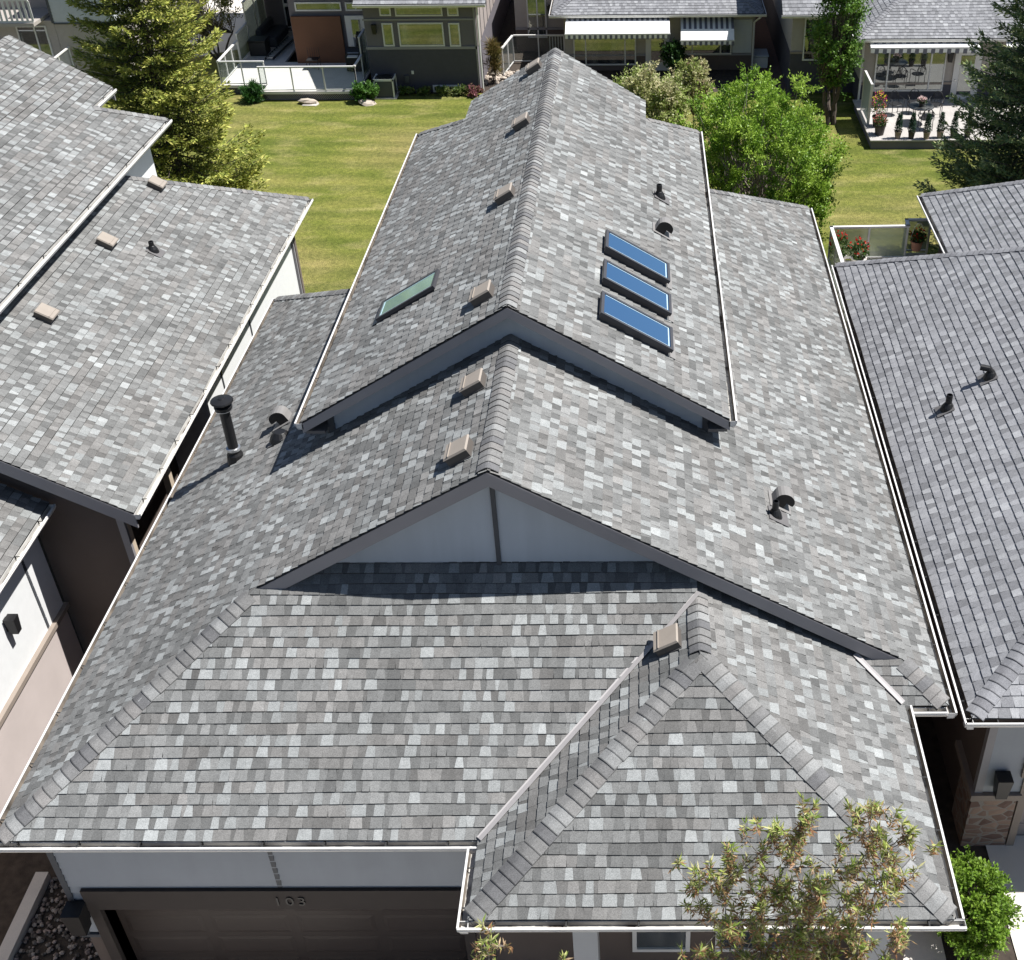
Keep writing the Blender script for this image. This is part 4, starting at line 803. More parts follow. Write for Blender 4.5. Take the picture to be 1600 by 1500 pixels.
window(MH, -1.1, 1.72, -.75, .75, MY-.03, (-.55, 1.22)); window(MH, 3.78, 6.02, -.30, .5, MY-.03, (4.25, 5.52)); window(MH, -3.38, -2.47, -.36, 1.9, 46.32, (-2.9,))
mb = MB(); mb.box((2.15, MY-.07, -1), (3.22, MY-.02, .75)); dd = mb.build('door', 'white_metal', MH); mb = MB(); mb.box((2.4, MY-.085, -.6), (2.98, MY-.07, .6)); mb.build('pane', 'window_glass', dd)
r = MB(); slope(r, (0, -1), (0, MY-.6), 1.6, MP, [[(-2.0, MY-.6), (7.35, MY-.6), (2.68, MY+4.07)]], 'slate', seed=61, e=.16)
slope(r, (-1, 0), (-2.0, 0), 1.6, MP, [[(-2.0, MY-.6), (2.68, MY+4.07), (2.68, 60), (-2.0, 60)]], 'slate', seed=62, e=.3); slope(r, (1, 0), (7.35, 0), 1.6, MP, [[(7.35, MY-.6), (2.68, MY+4.07), (2.68, 60), (7.35, 60)]], 'slate', seed=63, e=.3)
mr_ = r.build('roof', 'shingle', MH)
for A, B, d1, sd in (((-1.97, MY-.57), (2.6, MY+4.0), (-1, 0), 64), ((7.32, MY-.57), (2.76, MY+4.0), (1, 0), 65)): c = MB(); caps(c, (A[0], A[1], 1.62), (B[0], B[1], 1.62+MP*4.57), (*d1, -MP), (0, -1, -MP), 'slate', sd); c.build('hip_cap', 'shingle', mr_)
gutter(MH, (-2.1, MY-.58, 1.58), (7.45, MY-.58, 1.58), (0, -1, 0)); gutter(MH, (-1.98, MY-.6, 1.58), (-1.98, 58, 1.58), (-1, 0, 0), hang=False); gutter(MH, (7.33, MY-.6, 1.58), (7.33, 58, 1.58), (1, 0, 0), hang=False)
mb = MB(); mb.tube([(7.2, MY-.6, 1.45), (6.98, MY-.1, 1.1), (6.98, MY-.1, GZ)], .05, 6); mb.build('downspout', 'white_metal', MH); wall_lamp(MH, -2.3, 46.32, .95, .9)
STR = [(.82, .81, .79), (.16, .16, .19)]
def awning(parent, x0, x1, yw, pts, val, sw=.115):
    """fabric awning: pts = (distance from wall, z) for the head, the fold and the front bar; head part striped, front part white"""
    a = MB(); n = int(round((x1-x0)/sw)); dx = (x1-x0)/n; (d0, z0), (d1, z1), (d2, z2) = pts
    for i in range(n):
        xa, xb = x0+i*dx, x0+i*dx+dx; wob = .02*(i % 2)
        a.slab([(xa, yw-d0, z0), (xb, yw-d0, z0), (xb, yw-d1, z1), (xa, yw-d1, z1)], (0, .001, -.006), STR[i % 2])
        a.slab([(xa, yw-d1, z1), (xb, yw-d1, z1), (xb, yw-d2, z2), (xa, yw-d2, z2)], (0, .001, -.006), (.93, .92, .91))  # front part: sun glare painted as plain white over the striped cloth
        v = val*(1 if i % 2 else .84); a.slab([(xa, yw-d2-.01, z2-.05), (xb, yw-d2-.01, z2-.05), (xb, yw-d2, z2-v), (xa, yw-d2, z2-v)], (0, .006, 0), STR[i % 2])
    aw = a.build('awning', 'fabric_stripe', parent)
    b = MB(); b.box((x0-.03, yw-d2-.02, z2-.06), (x1+.03, yw-d2+.03, z2-.012)); b.build('front_bar', 'white_metal', aw)
    for x in (x0+.06, x1-.06): b = MB(); b.tube([(x, yw, z0-.3), (x, yw-d2*.5, z2-.12), (x, yw-d2, z2-.05)], .02, 5); b.build('arm', 'white_metal', aw)
    return aw
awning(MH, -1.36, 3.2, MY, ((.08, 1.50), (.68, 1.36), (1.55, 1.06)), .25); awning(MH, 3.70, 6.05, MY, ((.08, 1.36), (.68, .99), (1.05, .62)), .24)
PT = thing('gravel_bed', 'pale stone bed at the corner of the taupe house', 'stones', (-4.2, 42.3, GZ))
mb = MB(); rn = random.Random(5)
for i in range(70): s = rn.uniform(.06, .16); mb.lathe([(s*.5, -.02), (s, s*.3), (s*.6, s*.8)], (rn.uniform(-5.0, -3.6), rn.uniform(41.4, 43.2), GZ), (rn.gauss(0, .3), rn.gauss(0, .3), 1), 6)
mb.build('stones', 'rock', PT)['kind'] = 'stuff'
SC = thing('glass_screen', 'white framed glass railing beside the taupe house, partly behind the roof apex', 'railing', (-3.5, 44, GZ))
railing(SC, [(-4.25, 42.6), (-3.95, 44.6), (-1.6, 44.6)], GZ, .25, 'rail_glass', 1.0)
BL = thing('side_railing', 'short white picket railing at the side door of the taupe house', 'railing', (-1.9, 45, GZ))
mb = MB(); mb.box((-2.3, 45.0, .05), (-1.5, 45.06, .12)); [mb.box((-2.3+i*.13, 45.01, GZ), (-2.26+i*.13, 45.05, .05)) for i in range(7)]; mb.build('picket_panel', 'white_metal', BL)
BX = thing('storage_chest', 'pale gray chest against the side of the taupe house', 'chest', (7.5, 44, GZ))
mb = MB(); mb.bevbox((7.06, 43.5, GZ), (7.7, 44.5, GZ+.5), .03); mb.build('body', 'ac_white', BX); mb = MB(); mb.bevbox((7.04, 43.46, GZ+.505), (7.74, 44.54, GZ+.58), .02); mb.build('lid', 'wall_gray', BX)

# ------------------------------------------------------------------ rear right house with patio
RH = thing('house', 'hip-roofed house with striped awning and potted patio at the upper right', 'house', (14, 42, GZ)); WY = 38.1
mb = MB(); mb.box((11.07, WY, .0), (20, 56, 2.0)); mb.box((8.3, 40.1, .68), (11.07, 56, 2.35)); mb.build('wall', 'wall_taupe', RH)
mb = MB(); mb.box((11.07, WY-.03, GZ), (20, 56, -.02)); mb.box((8.3, 40.07, GZ), (11.07, 56, .66)); mb.build('base_wall', 'wall_navy', RH)
mb = MB(); mb.box((11.02, WY-.06, -.03), (20, WY-.03, .06)); mb.box((8.27, 40.04, .66), (11.07, 40.1, .75)); mb.build('trim_band', 'trim_tan', RH)
window(RH, 11.56, 14.45, -.30, 1.42, WY-.03, (12.1, 13.84)); window(RH, 8.8, 9.5, .38, 2.12, 40.07)
mb = MB(); mb.box((14.8, WY-.07, -.64), (15.9, WY-.02, 1.35)); dd = mb.build('door', 'white_metal', RH); mb = MB(); mb.box((15.05, WY-.085, -.45), (15.62, WY-.07, 1.15)); mb.build('pane', 'window_glass', dd); mb = MB(); mb.lathe([(.03, 0), (.03, .06)], (14.92, WY-.07, .15), (0, -1, 0), 8); mb.build('handle', 'steel', dd)
wall_lamp(RH, 14.58, WY-.03, 1.12, .9)
r = MB(); slope(r, (0, -1), (0, WY-.6), 1.98, MP, [[(10.62, WY-.6), (20.5, WY-.6), (20.5, WY+5), (16.2, WY+5)]], 'slate', seed=71, e=.16); slope(r, (-1, 0), (10.62, 0), 1.98, MP, [[(10.62, WY-.6), (16.2, WY+5), (16.2, 56), (10.62, 56)]], 'slate', seed=72, e=.2)
slope(r, (0, -1), (0, 39.5), 2.4, MP, [[(7.8, 39.5), (11, 39.5), (11, 50), (7.8, 50)]], 'slate', seed=73, e=.2); rr = r.build('roof', 'shingle', RH)
c = MB(); caps(c, (10.65, WY-.57, 2.0), (16.1, WY+4.9, 2.0+MP*5.46), (-1, 0, -MP), (0, -1, -MP), 'slate', 74); c.build('hip_cap', 'shingle', rr)
gutter(RH, (10.5, WY-.58, 1.96), (20.4, WY-.58, 1.96), (0, -1, 0)); gutter(RH, (10.64, WY-.6, 1.96), (10.64, 56, 1.96), (-1, 0, 0), hang=False); gutter(RH, (7.75, 39.52, 2.38), (10.6, 39.52, 2.38), (0, -1, 0), hang=False)
mb = MB(); mb.tube([(11.0, WY-.1, 1.9), (11.0, WY-.1, GZ)], .045, 6); mb.build('downspout', 'white_metal', RH)
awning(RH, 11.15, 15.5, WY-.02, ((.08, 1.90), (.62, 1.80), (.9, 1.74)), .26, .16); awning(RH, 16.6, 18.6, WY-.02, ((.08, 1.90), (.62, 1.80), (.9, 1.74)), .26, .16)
RD = thing('patio', 'low pale patio deck in front of the house at the upper right', 'deck', (14, 36, GZ)); PZ = -.64
mb = MB(); mb.box((10.78, 33.3, PZ-.05), (18.5, WY-.03, PZ)); mb.build('floor', 'patio_floor', RD); mb = MB(); mb.box((10.84, 33.34, GZ), (18.45, 33.40, PZ-.05)); mb.box((10.84, 33.40, GZ), (10.9, WY-.1, PZ-.05)); mb.build('skirt', 'wall_dark_gray', RD)
WP = thing('screen_panel', 'white frosted privacy panel at the left edge of the potted patio', 'screen', (10.95, 35.9, PZ))
mb = MB(); mb.box((10.93, 35.1, PZ+.1), (10.97, 36.7, PZ+1.55)); mb.build('panel', 'frosted_dense', WP); mb = MB(); [mb.box((10.9, y, PZ), (11.0, y+.07, PZ+1.6)) for y in (35.05, 36.7)]; mb.box((10.91, 35.12, PZ+1.55), (10.99, 36.7, PZ+1.6)); mb.build('frame', 'white_metal', WP)
# patio furniture
TB = thing('patio_table', 'round glass-topped metal table on the potted patio', 'table', (13.0, 35.2, PZ))
mb = MB(); mb.lathe([(.48, 0), (.5, .012), (.48, .024)], (13.0, 35.2, PZ+.68), seg=24); mb.build('table_top', 'window_glass', TB); mb = MB(); mb.lathe([(.5, 0), (.52, .02), (.5, .03)], (13, 35.2, PZ+.655), seg=24); mb.build('rim', 'furniture_black', TB)
for k in range(4): a = .785+k*1.571; mb = MB(); mb.tube([(13+.42*math.cos(a), 35.2+.42*math.sin(a), PZ), (13+.3*math.cos(a), 35.2+.3*math.sin(a), PZ+.35), (13+.42*math.cos(a), 35.2+.42*math.sin(a), PZ+.66)], .016, 6); mb.build('leg', 'furniture_black', TB)
def wire_chair(x, y, rz, label):
    t = thing('patio_chair', label, 'chair', (x, y, PZ), 'metal chairs round the patio table')
    t.rotation_euler = (0, 0, 0); R = Matrix.Rotation(rz, 3, 'Z')
    P = lambda a, b, c: Vector((x, y, PZ))+R @ Vector((a, b, c))
    for sx in (-.24, .24):
        for sy in (-.22, .22): mb = MB(); mb.tube([P(sx, sy, 0), P(sx*.95, sy*.9, .43)], .014, 6); mb.build('leg', 'furniture_black', t)
    mb = MB(); mb.lathe([(.25, 0), (.27, .02), (.25, .04)], P(0, 0, .42), seg=16); mb.build('seat', 'furniture_black', t)
    mb = MB(); mb.tube([P(.25*math.cos(a)*1.0, .24, .44+.46*math.sin(a)) for a in [math.pi*i/10 for i in range(11)]], .016, 6)
    for s in (-.12, 0, .12): mb.tube([P(s, .23, .44), P(s*1.2, .245, .85)], .009, 5)
    for s in (-.11, .11): mb.tube([P(s+.07*math.cos(a), .24, .66+.1*math.sin(a)) for a in [2*math.pi*i/10 for i in range(11)]], .009, 5)
    mb.build('backrest', 'furniture_black', t)
    for s in (-.27, .27): mb = MB(); mb.tube([P(s, .22, .66), P(s, -.1, .66), P(s, -.2, .6), P(s*.95, -.2, .43)], .014, 6); mb.build('armrest', 'furniture_black', t)
wire_chair(12.2, 36.2, .3, 'black metal patio chair left of the round table'); wire_chair(13.0, 36.4, 0, 'black metal patio chair behind the round table under the window'); wire_chair(13.8, 36.1, -.4, 'black metal patio chair right of the round table'); wire_chair(13.1, 34.5, 3.14, 'black metal patio chair in front of the round table')

# ------------------------------------------------------------------ plants
def blob_leaves(rng, c, r, n, L, W, cols, up=.3, shell=.5):
    d = nrm(rng.normal(size=(n, 3))); k = rng.uniform(shell, 1, size=(n, 1))**.6; p = np.array(c)+d*k*np.array(r)
    dr_ = nrm(d*.8+rng.normal(size=(n, 3))*.6+np.array([0, 0, up])); Q = leafquads(p, dr_, rng.uniform(.7, 1.2, n)*L, rng.uniform(.8, 1.2, n)*W, rng); C = np.array(cols)[rng.integers(0, len(cols), n)]*rng.uniform(.75, 1.25, (n, 1)); return Q, C
def pot(parent, x, y, z, r0, r1, h, m_, name='pot'):
    mb = MB(); mb.lathe([(r0, 0), (r1*.96, h*.86), (r1*1.06, h*.88), (r1*1.06, h), (r1*.9, h), (r1*.88, h*.9)], (x, y, z), seg=16); p = mb.build(name, m_, parent)
    mb = MB(); mb.lathe([(r1*.87, 0), (r1*.5, .015)], (x, y, z+h*.88), seg=12); mb.build('soil', 'soil', p)
GREEN = [(.05, .10, .025), (.08, .14, .03), (.03, .07, .02)]
rng = np.random.default_rng(8)
pos6 = [(11.86, 33.53, 'pot_tan', 'dwarf conifer in a tan pot, leftmost of the row along the patio edge'), (12.38, 33.52, 'pot_dark', 'dwarf conifer in a dark pot, second from left in the patio row'), (12.95, 33.45, 'pot_tan', 'dwarf conifer in a tan pot, third from left in the patio row'), (13.49, 33.56, 'pot_tan', 'dwarf conifer in a tan pot, fourth from left in the patio row'), (14.02, 33.61, 'pot_dark', 'dwarf conifer in a dark pot, fifth from left in the patio row'), (14.56, 33.6, 'pot_dark', 'dwarf conifer in a dark pot, sixth from left beside the spruce boughs')]
for i, (x, y, pm, lab) in enumerate(pos6):
    t = thing('potted_conifer', lab, 'potted plant', (x, y, PZ), 'potted conifers lined along the patio edge'); pot(t, x, y, PZ, .10, .14, .28, pm)
    Q, C = [], []
    for k in range(9):
        zc = .32+k*.075; rr_ = .135*(1-(k/9.5))**.8+.02
        q, c_ = blob_leaves(rng, (x, y, PZ+zc), (rr_, rr_, .06), 130, .07, .022, [(.02, .06, .035), (.03, .075, .04), (.045, .09, .05)], .5, .3); Q.append(q); C.append(c_)
    quads('foliage', np.concatenate(Q), np.concatenate(C), 'needle', t)
def flower_pot(x, y, z, r, h, pm, lab, cols, n=140, hh=.3, grp=None, bail=False):
    t = thing('flower_pot', lab, 'flower pot', (x, y, z), grp); pot(t, x, y, z, r*.75, r, h, pm)
    q, c_ = blob_leaves(rng, (x, y, z+h+hh*.45), (r*1.25, r*1.25, hh*.6), 420, .08, .045, GREEN, .4, .2); quads('foliage', q, c_, 'leaf', t)
    q, c_ = blob_leaves(rng, (x, y, z+h+hh*.75), (r*1.3, r*1.3, hh*.6), n, .06, .055, cols, .6, .6); quads('flowers', q, c_, 'petal', t)
    if bail: mb = MB(); mb.tube([(x+r*1.05*math.cos(a), y, z+h+hh*2*math.sin(a)) for a in [math.pi*i/12 for i in range(13)]], .008, 5); mb.build('hanging_wire', 'white_metal', t)
flower_pot(11.22, 33.95, PZ, .22, .38, 'pot_dark', 'dark pot of pinkish flowers at the patio corner', [(.5, .12, .12), (.6, .25, .2)])
flower_pot(11.28, 34.9, PZ, .22, .4, 'pot_dark', 'dark pot of tall pink and yellow flowers by the white panel', [(.75, .65, .05), (.75, .08, .25), (.7, .12, .3), (.6, .6, .05)], 240, .75)
flower_pot(13.02, 35.2, PZ+.71, .12, .12, 'pot_dark', 'bunch of pale pink flowers on the round patio table', [(.85, .6, .6), (.9, .75, .72)], 260, .16)
flower_pot(9.22, 17.5, 2.2, .16, .26, 'terracotta', 'hanging terracotta pot of red geraniums by the balcony rail', [(.6, .01, .015)], 50, .25, bail=True)
flower_pot(7.12, 17.1, 1.95, .2, .3, 'pot_white', 'white pot with tall red geranium at the balcony corner', [(.6, .01, .02)], 60, .5)
flower_pot(7.62, 16.95, 1.95, .2, .3, 'pot_white', 'planter of red geraniums low on the balcony floor', [(.6, .02, .015)], 60, .4)

def branchy(mb, p0, p1, r0, r1, rng, n=5, wob=.08):
    p0, p1 = np.array(p0, float), np.array(p1, float); L = np.linalg.norm(p1-p0); pts = []
    for i in range(n+1):
        t = i/n; q = p0+(p1-p0)*t
        if 0 < i < n: q = q+rng.normal(size=3)*wob*L*.3
        pts.append(q)
    mb.tube(pts, [r0+(r1-r0)*i/n for i in range(n+1)], 6); return pts
def bush_tree(name, label, cat, base, c, rad, nclump, nleaf, L, W, cols, seed, stems=5, trunk='bark', clump=.5, lift=.5, group=None, minz=None, sx=.25):
    rng = np.random.default_rng(seed); t = thing(name, label, cat, base, group); mb = MB(); Q = []; C = []
    base = np.array(base, float); c = np.array(c, float); rad = np.array(rad, float)
    fork = [base+np.array([rng.normal()*sx, rng.normal()*sx, (c[2]-base[2])*rng.uniform(.3, .55)]) for _ in range(stems)]
    for f in fork: branchy(mb, base+rng.normal(size=3)*np.array([.08, .08, 0]), f, .07*max(rad)/2, .04*max(rad)/2, rng)
    cols = np.array(cols)
    for k in range(nclump):
        d = nrm(rng.normal(size=3)); d[2] = d[2]*.9+.15; rr_ = rng.uniform(.35, 1.0)**.5
        tip = c+d*rad*rr_*rng.uniform(.85, 1.08)
        if minz is not None and tip[2] < minz: tip[2] = minz+rng.uniform(0, .4)
        f = fork[rng.integers(len(fork))]; pts = branchy(mb, f, tip, .022*max(rad)/2, .006, rng, 4)
        n = nleaf; s = rng.uniform(.65, 1.25)*clump
        tone = cols[rng.integers(len(cols))]
        up = nrm(np.array(d)*.6+np.array([0, 0, .8])); nt_ = 7
        tw = nrm(rng.normal(size=(nt_, 3))*.75+up); idx = rng.integers(0, nt_, n); u = rng.uniform(.0, 1, (n, 1))
        ctr = tip-up*s*.45+tw[idx]*u*s*1.2+rng.normal(size=(n, 3))*s*.11
        dr_ = nrm(tw[idx]*.7+rng.normal(size=(n, 3))*.7+np.array([0, 0, .1]))
        Q.append(leafquads(ctr, dr_, rng.uniform(.7, 1.25, n)*L, rng.uniform(.8, 1.2, n)*W, rng, np.array([.3, 0, .8]))); C.append((tone[None]*.6+cols[rng.integers(0, len(cols), n)]*.4)*rng.uniform(.75, 1.25, (n, 1)))
    mb.build('trunk', trunk, t); quads('crown', np.concatenate(Q), np.concatenate(C), 'leaf', t); return t
BR = [(.20, .34, .035), (.27, .41, .045), (.33, .46, .07), (.14, .26, .03)]
bush_tree('leafy_tree', 'bright green multi-stemmed tree beyond the right slope of the main roof', 'tree', (5.5, 21.5, GZ), (5.35, 21.5, 2.2), (2.5, 2.3, 3.25), 420, 240, .092, .044, BR, 11, stems=9, trunk='bark_pale', clump=.42, sx=.5, minz=-.6)
PALE = [(.32, .38, .12), (.48, .46, .24), (.24, .32, .07), (.58, .52, .33), (.28, .36, .08)]
bush_tree('flowering_shrub', 'big cream-flecked shrub right of the main roof apex', 'shrub', (2.2, 30, GZ), (2.1, 30, 1.15), (1.5, 1.4, 2.1), 190, 160, .11, .06, PALE, 12, stems=6, clump=.38, sx=.3)
bush_tree('flowering_shrub', 'smaller cream and pink shrub under the short awning', 'shrub', (3.9, 33, GZ), (3.75, 33, 1.6), (.75, .7, .95), 60, 120, .11, .06, PALE+[(.32, .22, .15)], 13, stems=3, clump=.32, sx=.15)
bush_tree('leafy_tree', 'tall dark green tree between the two houses at the upper right', 'tree', (9.7, 36.2, GZ), (9.55, 36.2, 2.6), (1.0, 1.0, 2.9), 120, 130, .12, .07, [(.09, .19, .03), (.13, .25, .04), (.20, .32, .06), (.06, .13, .025)], 14, stems=4, clump=.42, sx=.2)
bush_tree('small_tree', 'open small tree with brownish leaves beside the pale path', 'tree', (-17.75, 44.8, GZ), (-18.3, 44.8, 1.4), (1.9, 1.5, 1.4), 90, 90, .10, .055, [(.18, .18, .05), (.26, .21, .09), (.14, .17, .04), (.26, .28, .08)], 15, stems=5, clump=.45, sx=.4)
LIME = [(.16, .28, .03), (.22, .34, .045), (.12, .22, .025)]
bush_tree('round_bush', 'bright lime green bush beside the right corner of the main roof', 'shrub', (6.72, -1.5, 0), (6.72, -1.45, .62), (.58, .8, .62), 130, 150, .055, .034, LIME, 16, stems=6, clump=.16, sx=.12)
bush_tree('garden_shrub', 'dark spiky shrub at the left end of the lattice deck', 'shrub', (-14.7, 39.3, GZ), (-14.7, 39.3, -.6), (.42, .35, .42), 26, 110, .22, .03, [(.03, .10, .02), (.06, .15, .03)], 17, stems=4, clump=.22, sx=.06)
bush_tree('garden_shrub', 'rounded green shrub at the right end of the lattice deck', 'shrub', (-9.75, 39.5, GZ), (-9.85, 39.3, -.62), (.5, .42, .36), 40, 120, .10, .06, [(.06, .16, .025), (.10, .21, .04)], 18, stems=4, clump=.22, sx=.08)
for i, (x, y, lab) in enumerate(((-8.2, 40.1, 'low leafy plant just right of the air conditioner'), (-7.5, 40.1, 'low leafy plant below the left end of the basement window'), (-6.6, 40.0, 'low leafy plant under the basement window'), (-5.9, 40.05, 'low leafy plant below the right end of the basement window'))):
    bush_tree('bedding_plant', lab, 'plant', (x, y, GZ), (x, y, GZ+.18), (.3, .2, .17), 14, 70, .10, .05, [(.08, .16, .03), (.14, .2, .06), (.2, .22, .08)], 20+i, stems=3, clump=.14, sx=.05, group='plants along the dark gray wall')
bush_tree('bedding_plant', 'pink flowering plant at the right corner of the dark gray wall', 'plant', (-5.3, 39.9, GZ), (-5.3, 39.9, GZ+.2), (.35, .3, .2), 16, 70, .09, .06, [(.35, .12, .16), (.12, .18, .04), (.3, .14, .14)], 25, stems=3, clump=.15, sx=.05)
bush_tree('ornamental_grass', 'upright rusty ornamental grass by the sunlit corner of the gray house', 'plant', (-4.55, 41.6, GZ), (-4.55, 41.6, .0), (.18, .18, .75), 22, 90, .3, .025, [(.16, .12, .04), (.22, .15, .06), (.12, .12, .03)], 26, stems=4, clump=.22, sx=.05)
bush_tree('garden_shrub', 'dark leafy shrub by the white door under the awnings', 'shrub', (3.35, 42.6, GZ), (3.35, 42.6, -.2), (.45, .4, .6), 30, 100, .12, .07, [(.03, .08, .02), (.05, .11, .03)], 27, stems=3, clump=.25, sx=.08)

def spruce(name, label, base, top, R, seed, cols, tips, z_lo=0.4, dens=1.):
    rng = np.random.default_rng(seed); t = thing(name, label, 'tree', base); base = np.array(base, float); h = top-base[2]
    mb = MB(); mb.tube([base, base+[0, 0, h*.5], base+[0, 0, h]], [.2, .11, .02], 8); mb.build('trunk', 'bark', t)
    br = MB(); P = []; D = []; Ls = []; Ws = []; C = []
    z = z_lo
    while z < h-.2:
        k = 1-z/h; r = R*k**.68; nb = int(6+4*k)
        ph = rng.uniform(0, 6.28)
        for j in range(nb):
            a = ph+j*6.283/nb+rng.normal()*.25; L = r*rng.uniform(.7, 1.12)+.12; dirh = np.array([math.cos(a), math.sin(a), 0]); side = np.array([-math.sin(a), math.cos(a), 0])
            droop = rng.uniform(.10, .32)*(.4+k); z0 = base+[0, 0, z+rng.normal()*.08]; n = max(6, int(L/.055*dens)); s = np.linspace(.12, 1, n)[:, None]
            cur = z0+dirh*s*L+np.array([0, 0, 1])*(-droop*L*np.sin(s*2.2)*.8+.18*L*s**3)
            br.tube([z0, cur[n//2], cur[-1]], [.03*k+.012, .016, .005], 4)
            wd = (L*.30*(1.12-s)+.07)*rng.uniform(.8, 1.1)
            for sg in (-1, 1):
                m_ = 5
                for q in range(m_):
                    u = (q+rng.uniform(0, 1, (n, 1)))/m_
                    pos = cur+side*sg*wd*u+dirh*wd*u*.7+np.array([0, 0, -.14])*wd*u+rng.normal(size=(n, 3))*.022
                    dd_ = side*sg*.65+dirh*.8+np.array([0, 0, .28])+rng.normal(size=(n, 3))*.4
                    P.append(pos); D.append(dd_); Ls.append(rng.uniform(.10, .20, n)); Ws.append(rng.uniform(.035, .065, n))
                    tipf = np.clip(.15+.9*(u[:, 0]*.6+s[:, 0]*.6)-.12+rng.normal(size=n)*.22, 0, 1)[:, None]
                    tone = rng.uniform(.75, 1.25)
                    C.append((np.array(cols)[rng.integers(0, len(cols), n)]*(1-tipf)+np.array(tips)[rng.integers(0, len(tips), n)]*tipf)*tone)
        z += rng.uniform(.26, .36)
    br.build('branches', 'bark', t)
    P = np.concatenate(P); D = np.concatenate(D); Q = leafquads(P, D, np.concatenate(Ls), np.concatenate(Ws), rng, np.array([0, 0, .9])); quads('crown', Q, np.concatenate(C), 'needle', t); return t
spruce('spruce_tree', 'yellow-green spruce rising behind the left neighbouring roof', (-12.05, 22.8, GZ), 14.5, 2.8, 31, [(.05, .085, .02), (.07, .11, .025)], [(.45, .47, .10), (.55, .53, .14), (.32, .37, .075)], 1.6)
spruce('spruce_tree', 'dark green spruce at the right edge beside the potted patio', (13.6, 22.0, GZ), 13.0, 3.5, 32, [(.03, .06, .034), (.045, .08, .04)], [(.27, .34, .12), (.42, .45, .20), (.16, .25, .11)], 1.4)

# foreground tree with bronze and green leaves
def front_tree():
    rng = np.random.default_rng(41); base = (3.6, -5.2, 0); t = thing('ornamental_tree', 'open tree with bronze and green leaf tufts in front of the entry roof', 'tree', base); mb = MB(); Q = []; C = []
    pts = [(1245,80),(1150,160),(1230,150),(1390,220),(1300,250),(1240,300),(720,230),(860,190),(690,320),(830,270),(560,330),(480,360),(340,430),(400,530),(1130,330),(1090,400),(1180,400),(1040,440),(930,420),(830,380),(760,480),(680,500),(850,500),(520,440),(500,520),(1280,430),(1240,500),(1330,470),(1410,470),(1060,600),(1200,650),(1170,620),(1370,650),(1330,720),(1240,760),(1000,680),(1080,720),(960,620),(850,640),(650,640),(520,630),(400,760),(480,770),(560,800),(650,760),(720,800),(800,840),(900,820),(1000,860),(600,880),(700,900),(820,920),(930,900),(500,930),(580,980),(720,980),(860,980),(960,960),(1120,900),(1100,960),(1180,1000),(1300,870),(1400,920),(150,940),(240,920),(270,990),(370,900)]
    # tuft tips as found in a vertical sheet through the crown: sheet x spans about 2.2 - 4.9 m, z 3.4 - 7.0 m
    tips = []
    for (a, b) in pts:
        u = (a-150)/1250.; v = b/1000.; z = 7.05-3.75*v+.12*math.sin(a*.01); y = -4.25-.32*rng.random()-.15*v
        x = 2.06+u*(2.34+.25*v)+.10*(1-v)*u
        tips.append((x, y, z))
    for q_ in range(40):
        a_, b_ = (rng.normal(800, 190), rng.uniform(820, 1120)) if q_ < 24 else (rng.normal(860, 230), rng.uniform(330, 840))
        tips.append((2.06+(a_-150)/1250*(2.34+.25*b_/1000), -4.3-.5*rng.random(), 7.05-3.75*b_/1000))
    tips += [(.22, -4.7, 4.75), (.3, -4.8, 4.45), (.55, -4.9, 4.45), (.95, -4.9, 4.42), (.85, -5.0, 4.2)]
    fork = np.array((3.45, -5.05, 1.2)); branchy(mb, base, fork, .10, .075, rng)
    nodes = [(fork, .05)]
    for q in ((2.75, -4.85, 2.9), (3.35, -4.8, 3.0), (3.95, -4.85, 2.9), (1.5, -5.05, 3.2)):
        q = np.array(q); branchy(mb, fork, q, .05, .03, rng, 5, .05); nodes.append((q, .026))
    for tip in sorted(tips, key=lambda p: p[2]):
        tip = np.array(tip); best = min(nodes, key=lambda nd: np.linalg.norm((tip-nd[0])*np.array([1.5, 1, .8]))+(9 if nd[0][2] > tip[2]-.12 else 0)+.25*(1-nd[1]/.026))
        q = best[0]; r0 = max(.006, best[1]*.8); branchy(mb, q, tip, r0, max(.005, r0*.75), rng, 4, .10); nodes.append((tip, r0*.78))
        for sub in range(5):
            tp = tip+rng.normal(size=3)*np.array([.075, .05, .085])*(sub*.55+.2); ax_ = nrm((tip-q)*.25+np.array([rng.normal()*.4, rng.normal()*.3, 1.0]))
            mb.tube([tip-ax_*.12, tp-ax_*.1, tp+ax_*.05], [.005, .004, .003], 4)
            for (n, lo, hi, cols, Lr) in ((14, -.02, .07, [(.30, .37, .08), (.44, .46, .16), (.20, .28, .055), (.50, .48, .24)], .10), (24, -.2, .0, [(.34, .18, .09), (.42, .25, .13), (.25, .135, .065), (.46, .33, .20), (.24, .27, .085), (.21, .24, .075), (.33, .22, .10)], .095)):
                s_ = rng.uniform(lo, hi, (n, 1)); dr_ = nrm(rng.normal(size=(n, 3))*np.array([1, 1, .5])+ax_*.6+np.array([0, 0, .1 if lo > -.1 else -.35]))
                Q.append(leafquads(tp+ax_*s_, dr_, rng.uniform(.65, 1.2, n)*Lr, rng.uniform(.016, .024, n), rng)); C.append(np.array(cols)[rng.integers(0, len(cols), n)]*rng.uniform(.85, 1.25, (n, 1)))
    mb.build('trunk', 'bark_pale', t); quads('crown', np.concatenate(Q), np.concatenate(C), 'leaf', t)
front_tree()
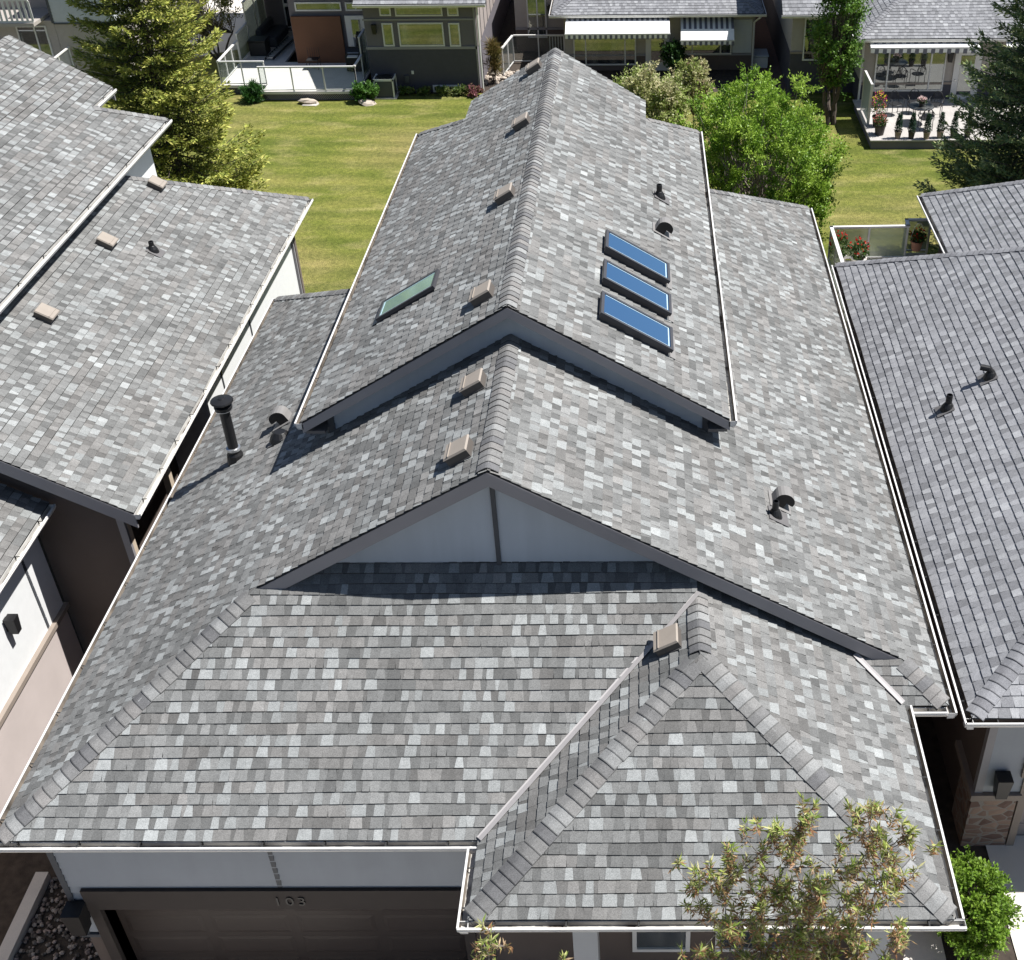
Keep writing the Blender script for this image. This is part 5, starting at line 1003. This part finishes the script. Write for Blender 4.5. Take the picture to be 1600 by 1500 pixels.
# stones on the lawn
def stone(x, y, s, lab, seed):
    rn = random.Random(seed); mb = MB(); n = 9
    mb.lathe([(.35*s, 0), (.55*s, .12*s), (.45*s, .28*s), (.2*s, .34*s)], (x, y, GZ-.02), (rn.gauss(0, .15), rn.gauss(0, .15), 1), n)
    for i, v in enumerate(mb.v): mb.v[i] = (v[0]+rn.gauss(0, .05*s)+(v[0]-x)*.4, v[1]+rn.gauss(0, .05*s), v[2])
    o = mb.build('garden_stone', 'rock'); tag(o, lab, 'stone', 'stones on the lawn before the deck')
stone(-12.3, 39.1, .6, 'tan stone on the lawn before the middle of the lattice deck', 1); stone(-9.75, 38.95, .55, 'tan stone on the lawn by the right end of the lattice deck', 2)
mb = MB(); mb.slab([(-12.5, 38.75, GZ+.03), (-11.9, 38.7, GZ+.03), (-11.8, 38.95, GZ+.03), (-12.4, 39.0, GZ+.03)], (0, 0, -.04)); o = mb.build('stepping_slab', 'concrete'); tag(o, 'flat pale slab lying on the lawn in front of the deck stone', 'slab')

# ------------------------------------------------------------------ far left house behind the spruce
FL = thing('house', 'light gray two-storey house with white balcony rails in the top left corner', 'house', (-24, 44, GZ))
mb = MB(); mb.box((-30, 42.0, GZ), (-23.6, 54, 1.7)); mb.box((-30, 43.4, 1.7), (-23.6, 54, 5)); mb.build('wall', 'wall_taupe', FL)
mb = MB(); laps(mb, (0, 42.0, 0), (1, 0, 0), (0, -1, 0), [(-23.6, 1.62), (-20.9, 1.62), (-20.9, 5), (-23.6, 5)]); mb.box((-23.6, 42.004, 1.62), (-20.9, 54, 5)); mb.build('siding', 'wall_gray', FL)
mb = MB(); mb.box((-23.6, 42.02, GZ), (-20.9, 54, 1.6)); mb.build('base_wall', 'wall_taupe', FL); mb = MB(); mb.box((-23.66, 41.95, 1.6), (-23.56, 42.0, 5)); mb.box((-23.6, 41.96, 1.55), (-20.9, 42.0, 1.62)); mb.build('trim_band', 'trim_dark', FL)
mb = MB(); mb.box((-20.95, 41.9, -.8), (-20.8, 42.0, 1.5)); mb.build('corner_trim', 'white_metal', FL)
window(FL, -25.3, -23.98, -.55, 1.5, 42.0, (-24.5,), 'patio_door')
mb = MB(); mb.box((-30, 41.0, 1.72), (-24.0, 43.4, 1.86)); mb.build('balcony_floor', 'wall_taupe', FL)
mb = MB(); mb.box((-30, 41.05, 1.86), (-24.0, 41.1, 1.95)); mb.box((-30, 41.05, 2.75), (-24.0, 41.12, 2.82)); [mb.box((-30+i*.22, 41.06, 1.95), (-29.9+i*.22, 41.09, 2.75)) for i in range(28)]; mb.build('balcony_railing', 'white_metal', FL)
D2 = thing('deck', 'white-railed glass deck of the light gray house in the top left corner', 'deck', (-26, 40.5, GZ))
mb = MB(); mb.box((-30, 39.4, -.75), (-23.1, 41.98, -.6)); mb.build('floor', 'deck_gray', D2); railing(D2, [(-28, 39.5), (-23.2, 39.5), (-23.2, 41.9)], -.6, .62, 'rail_glass', 1.5)
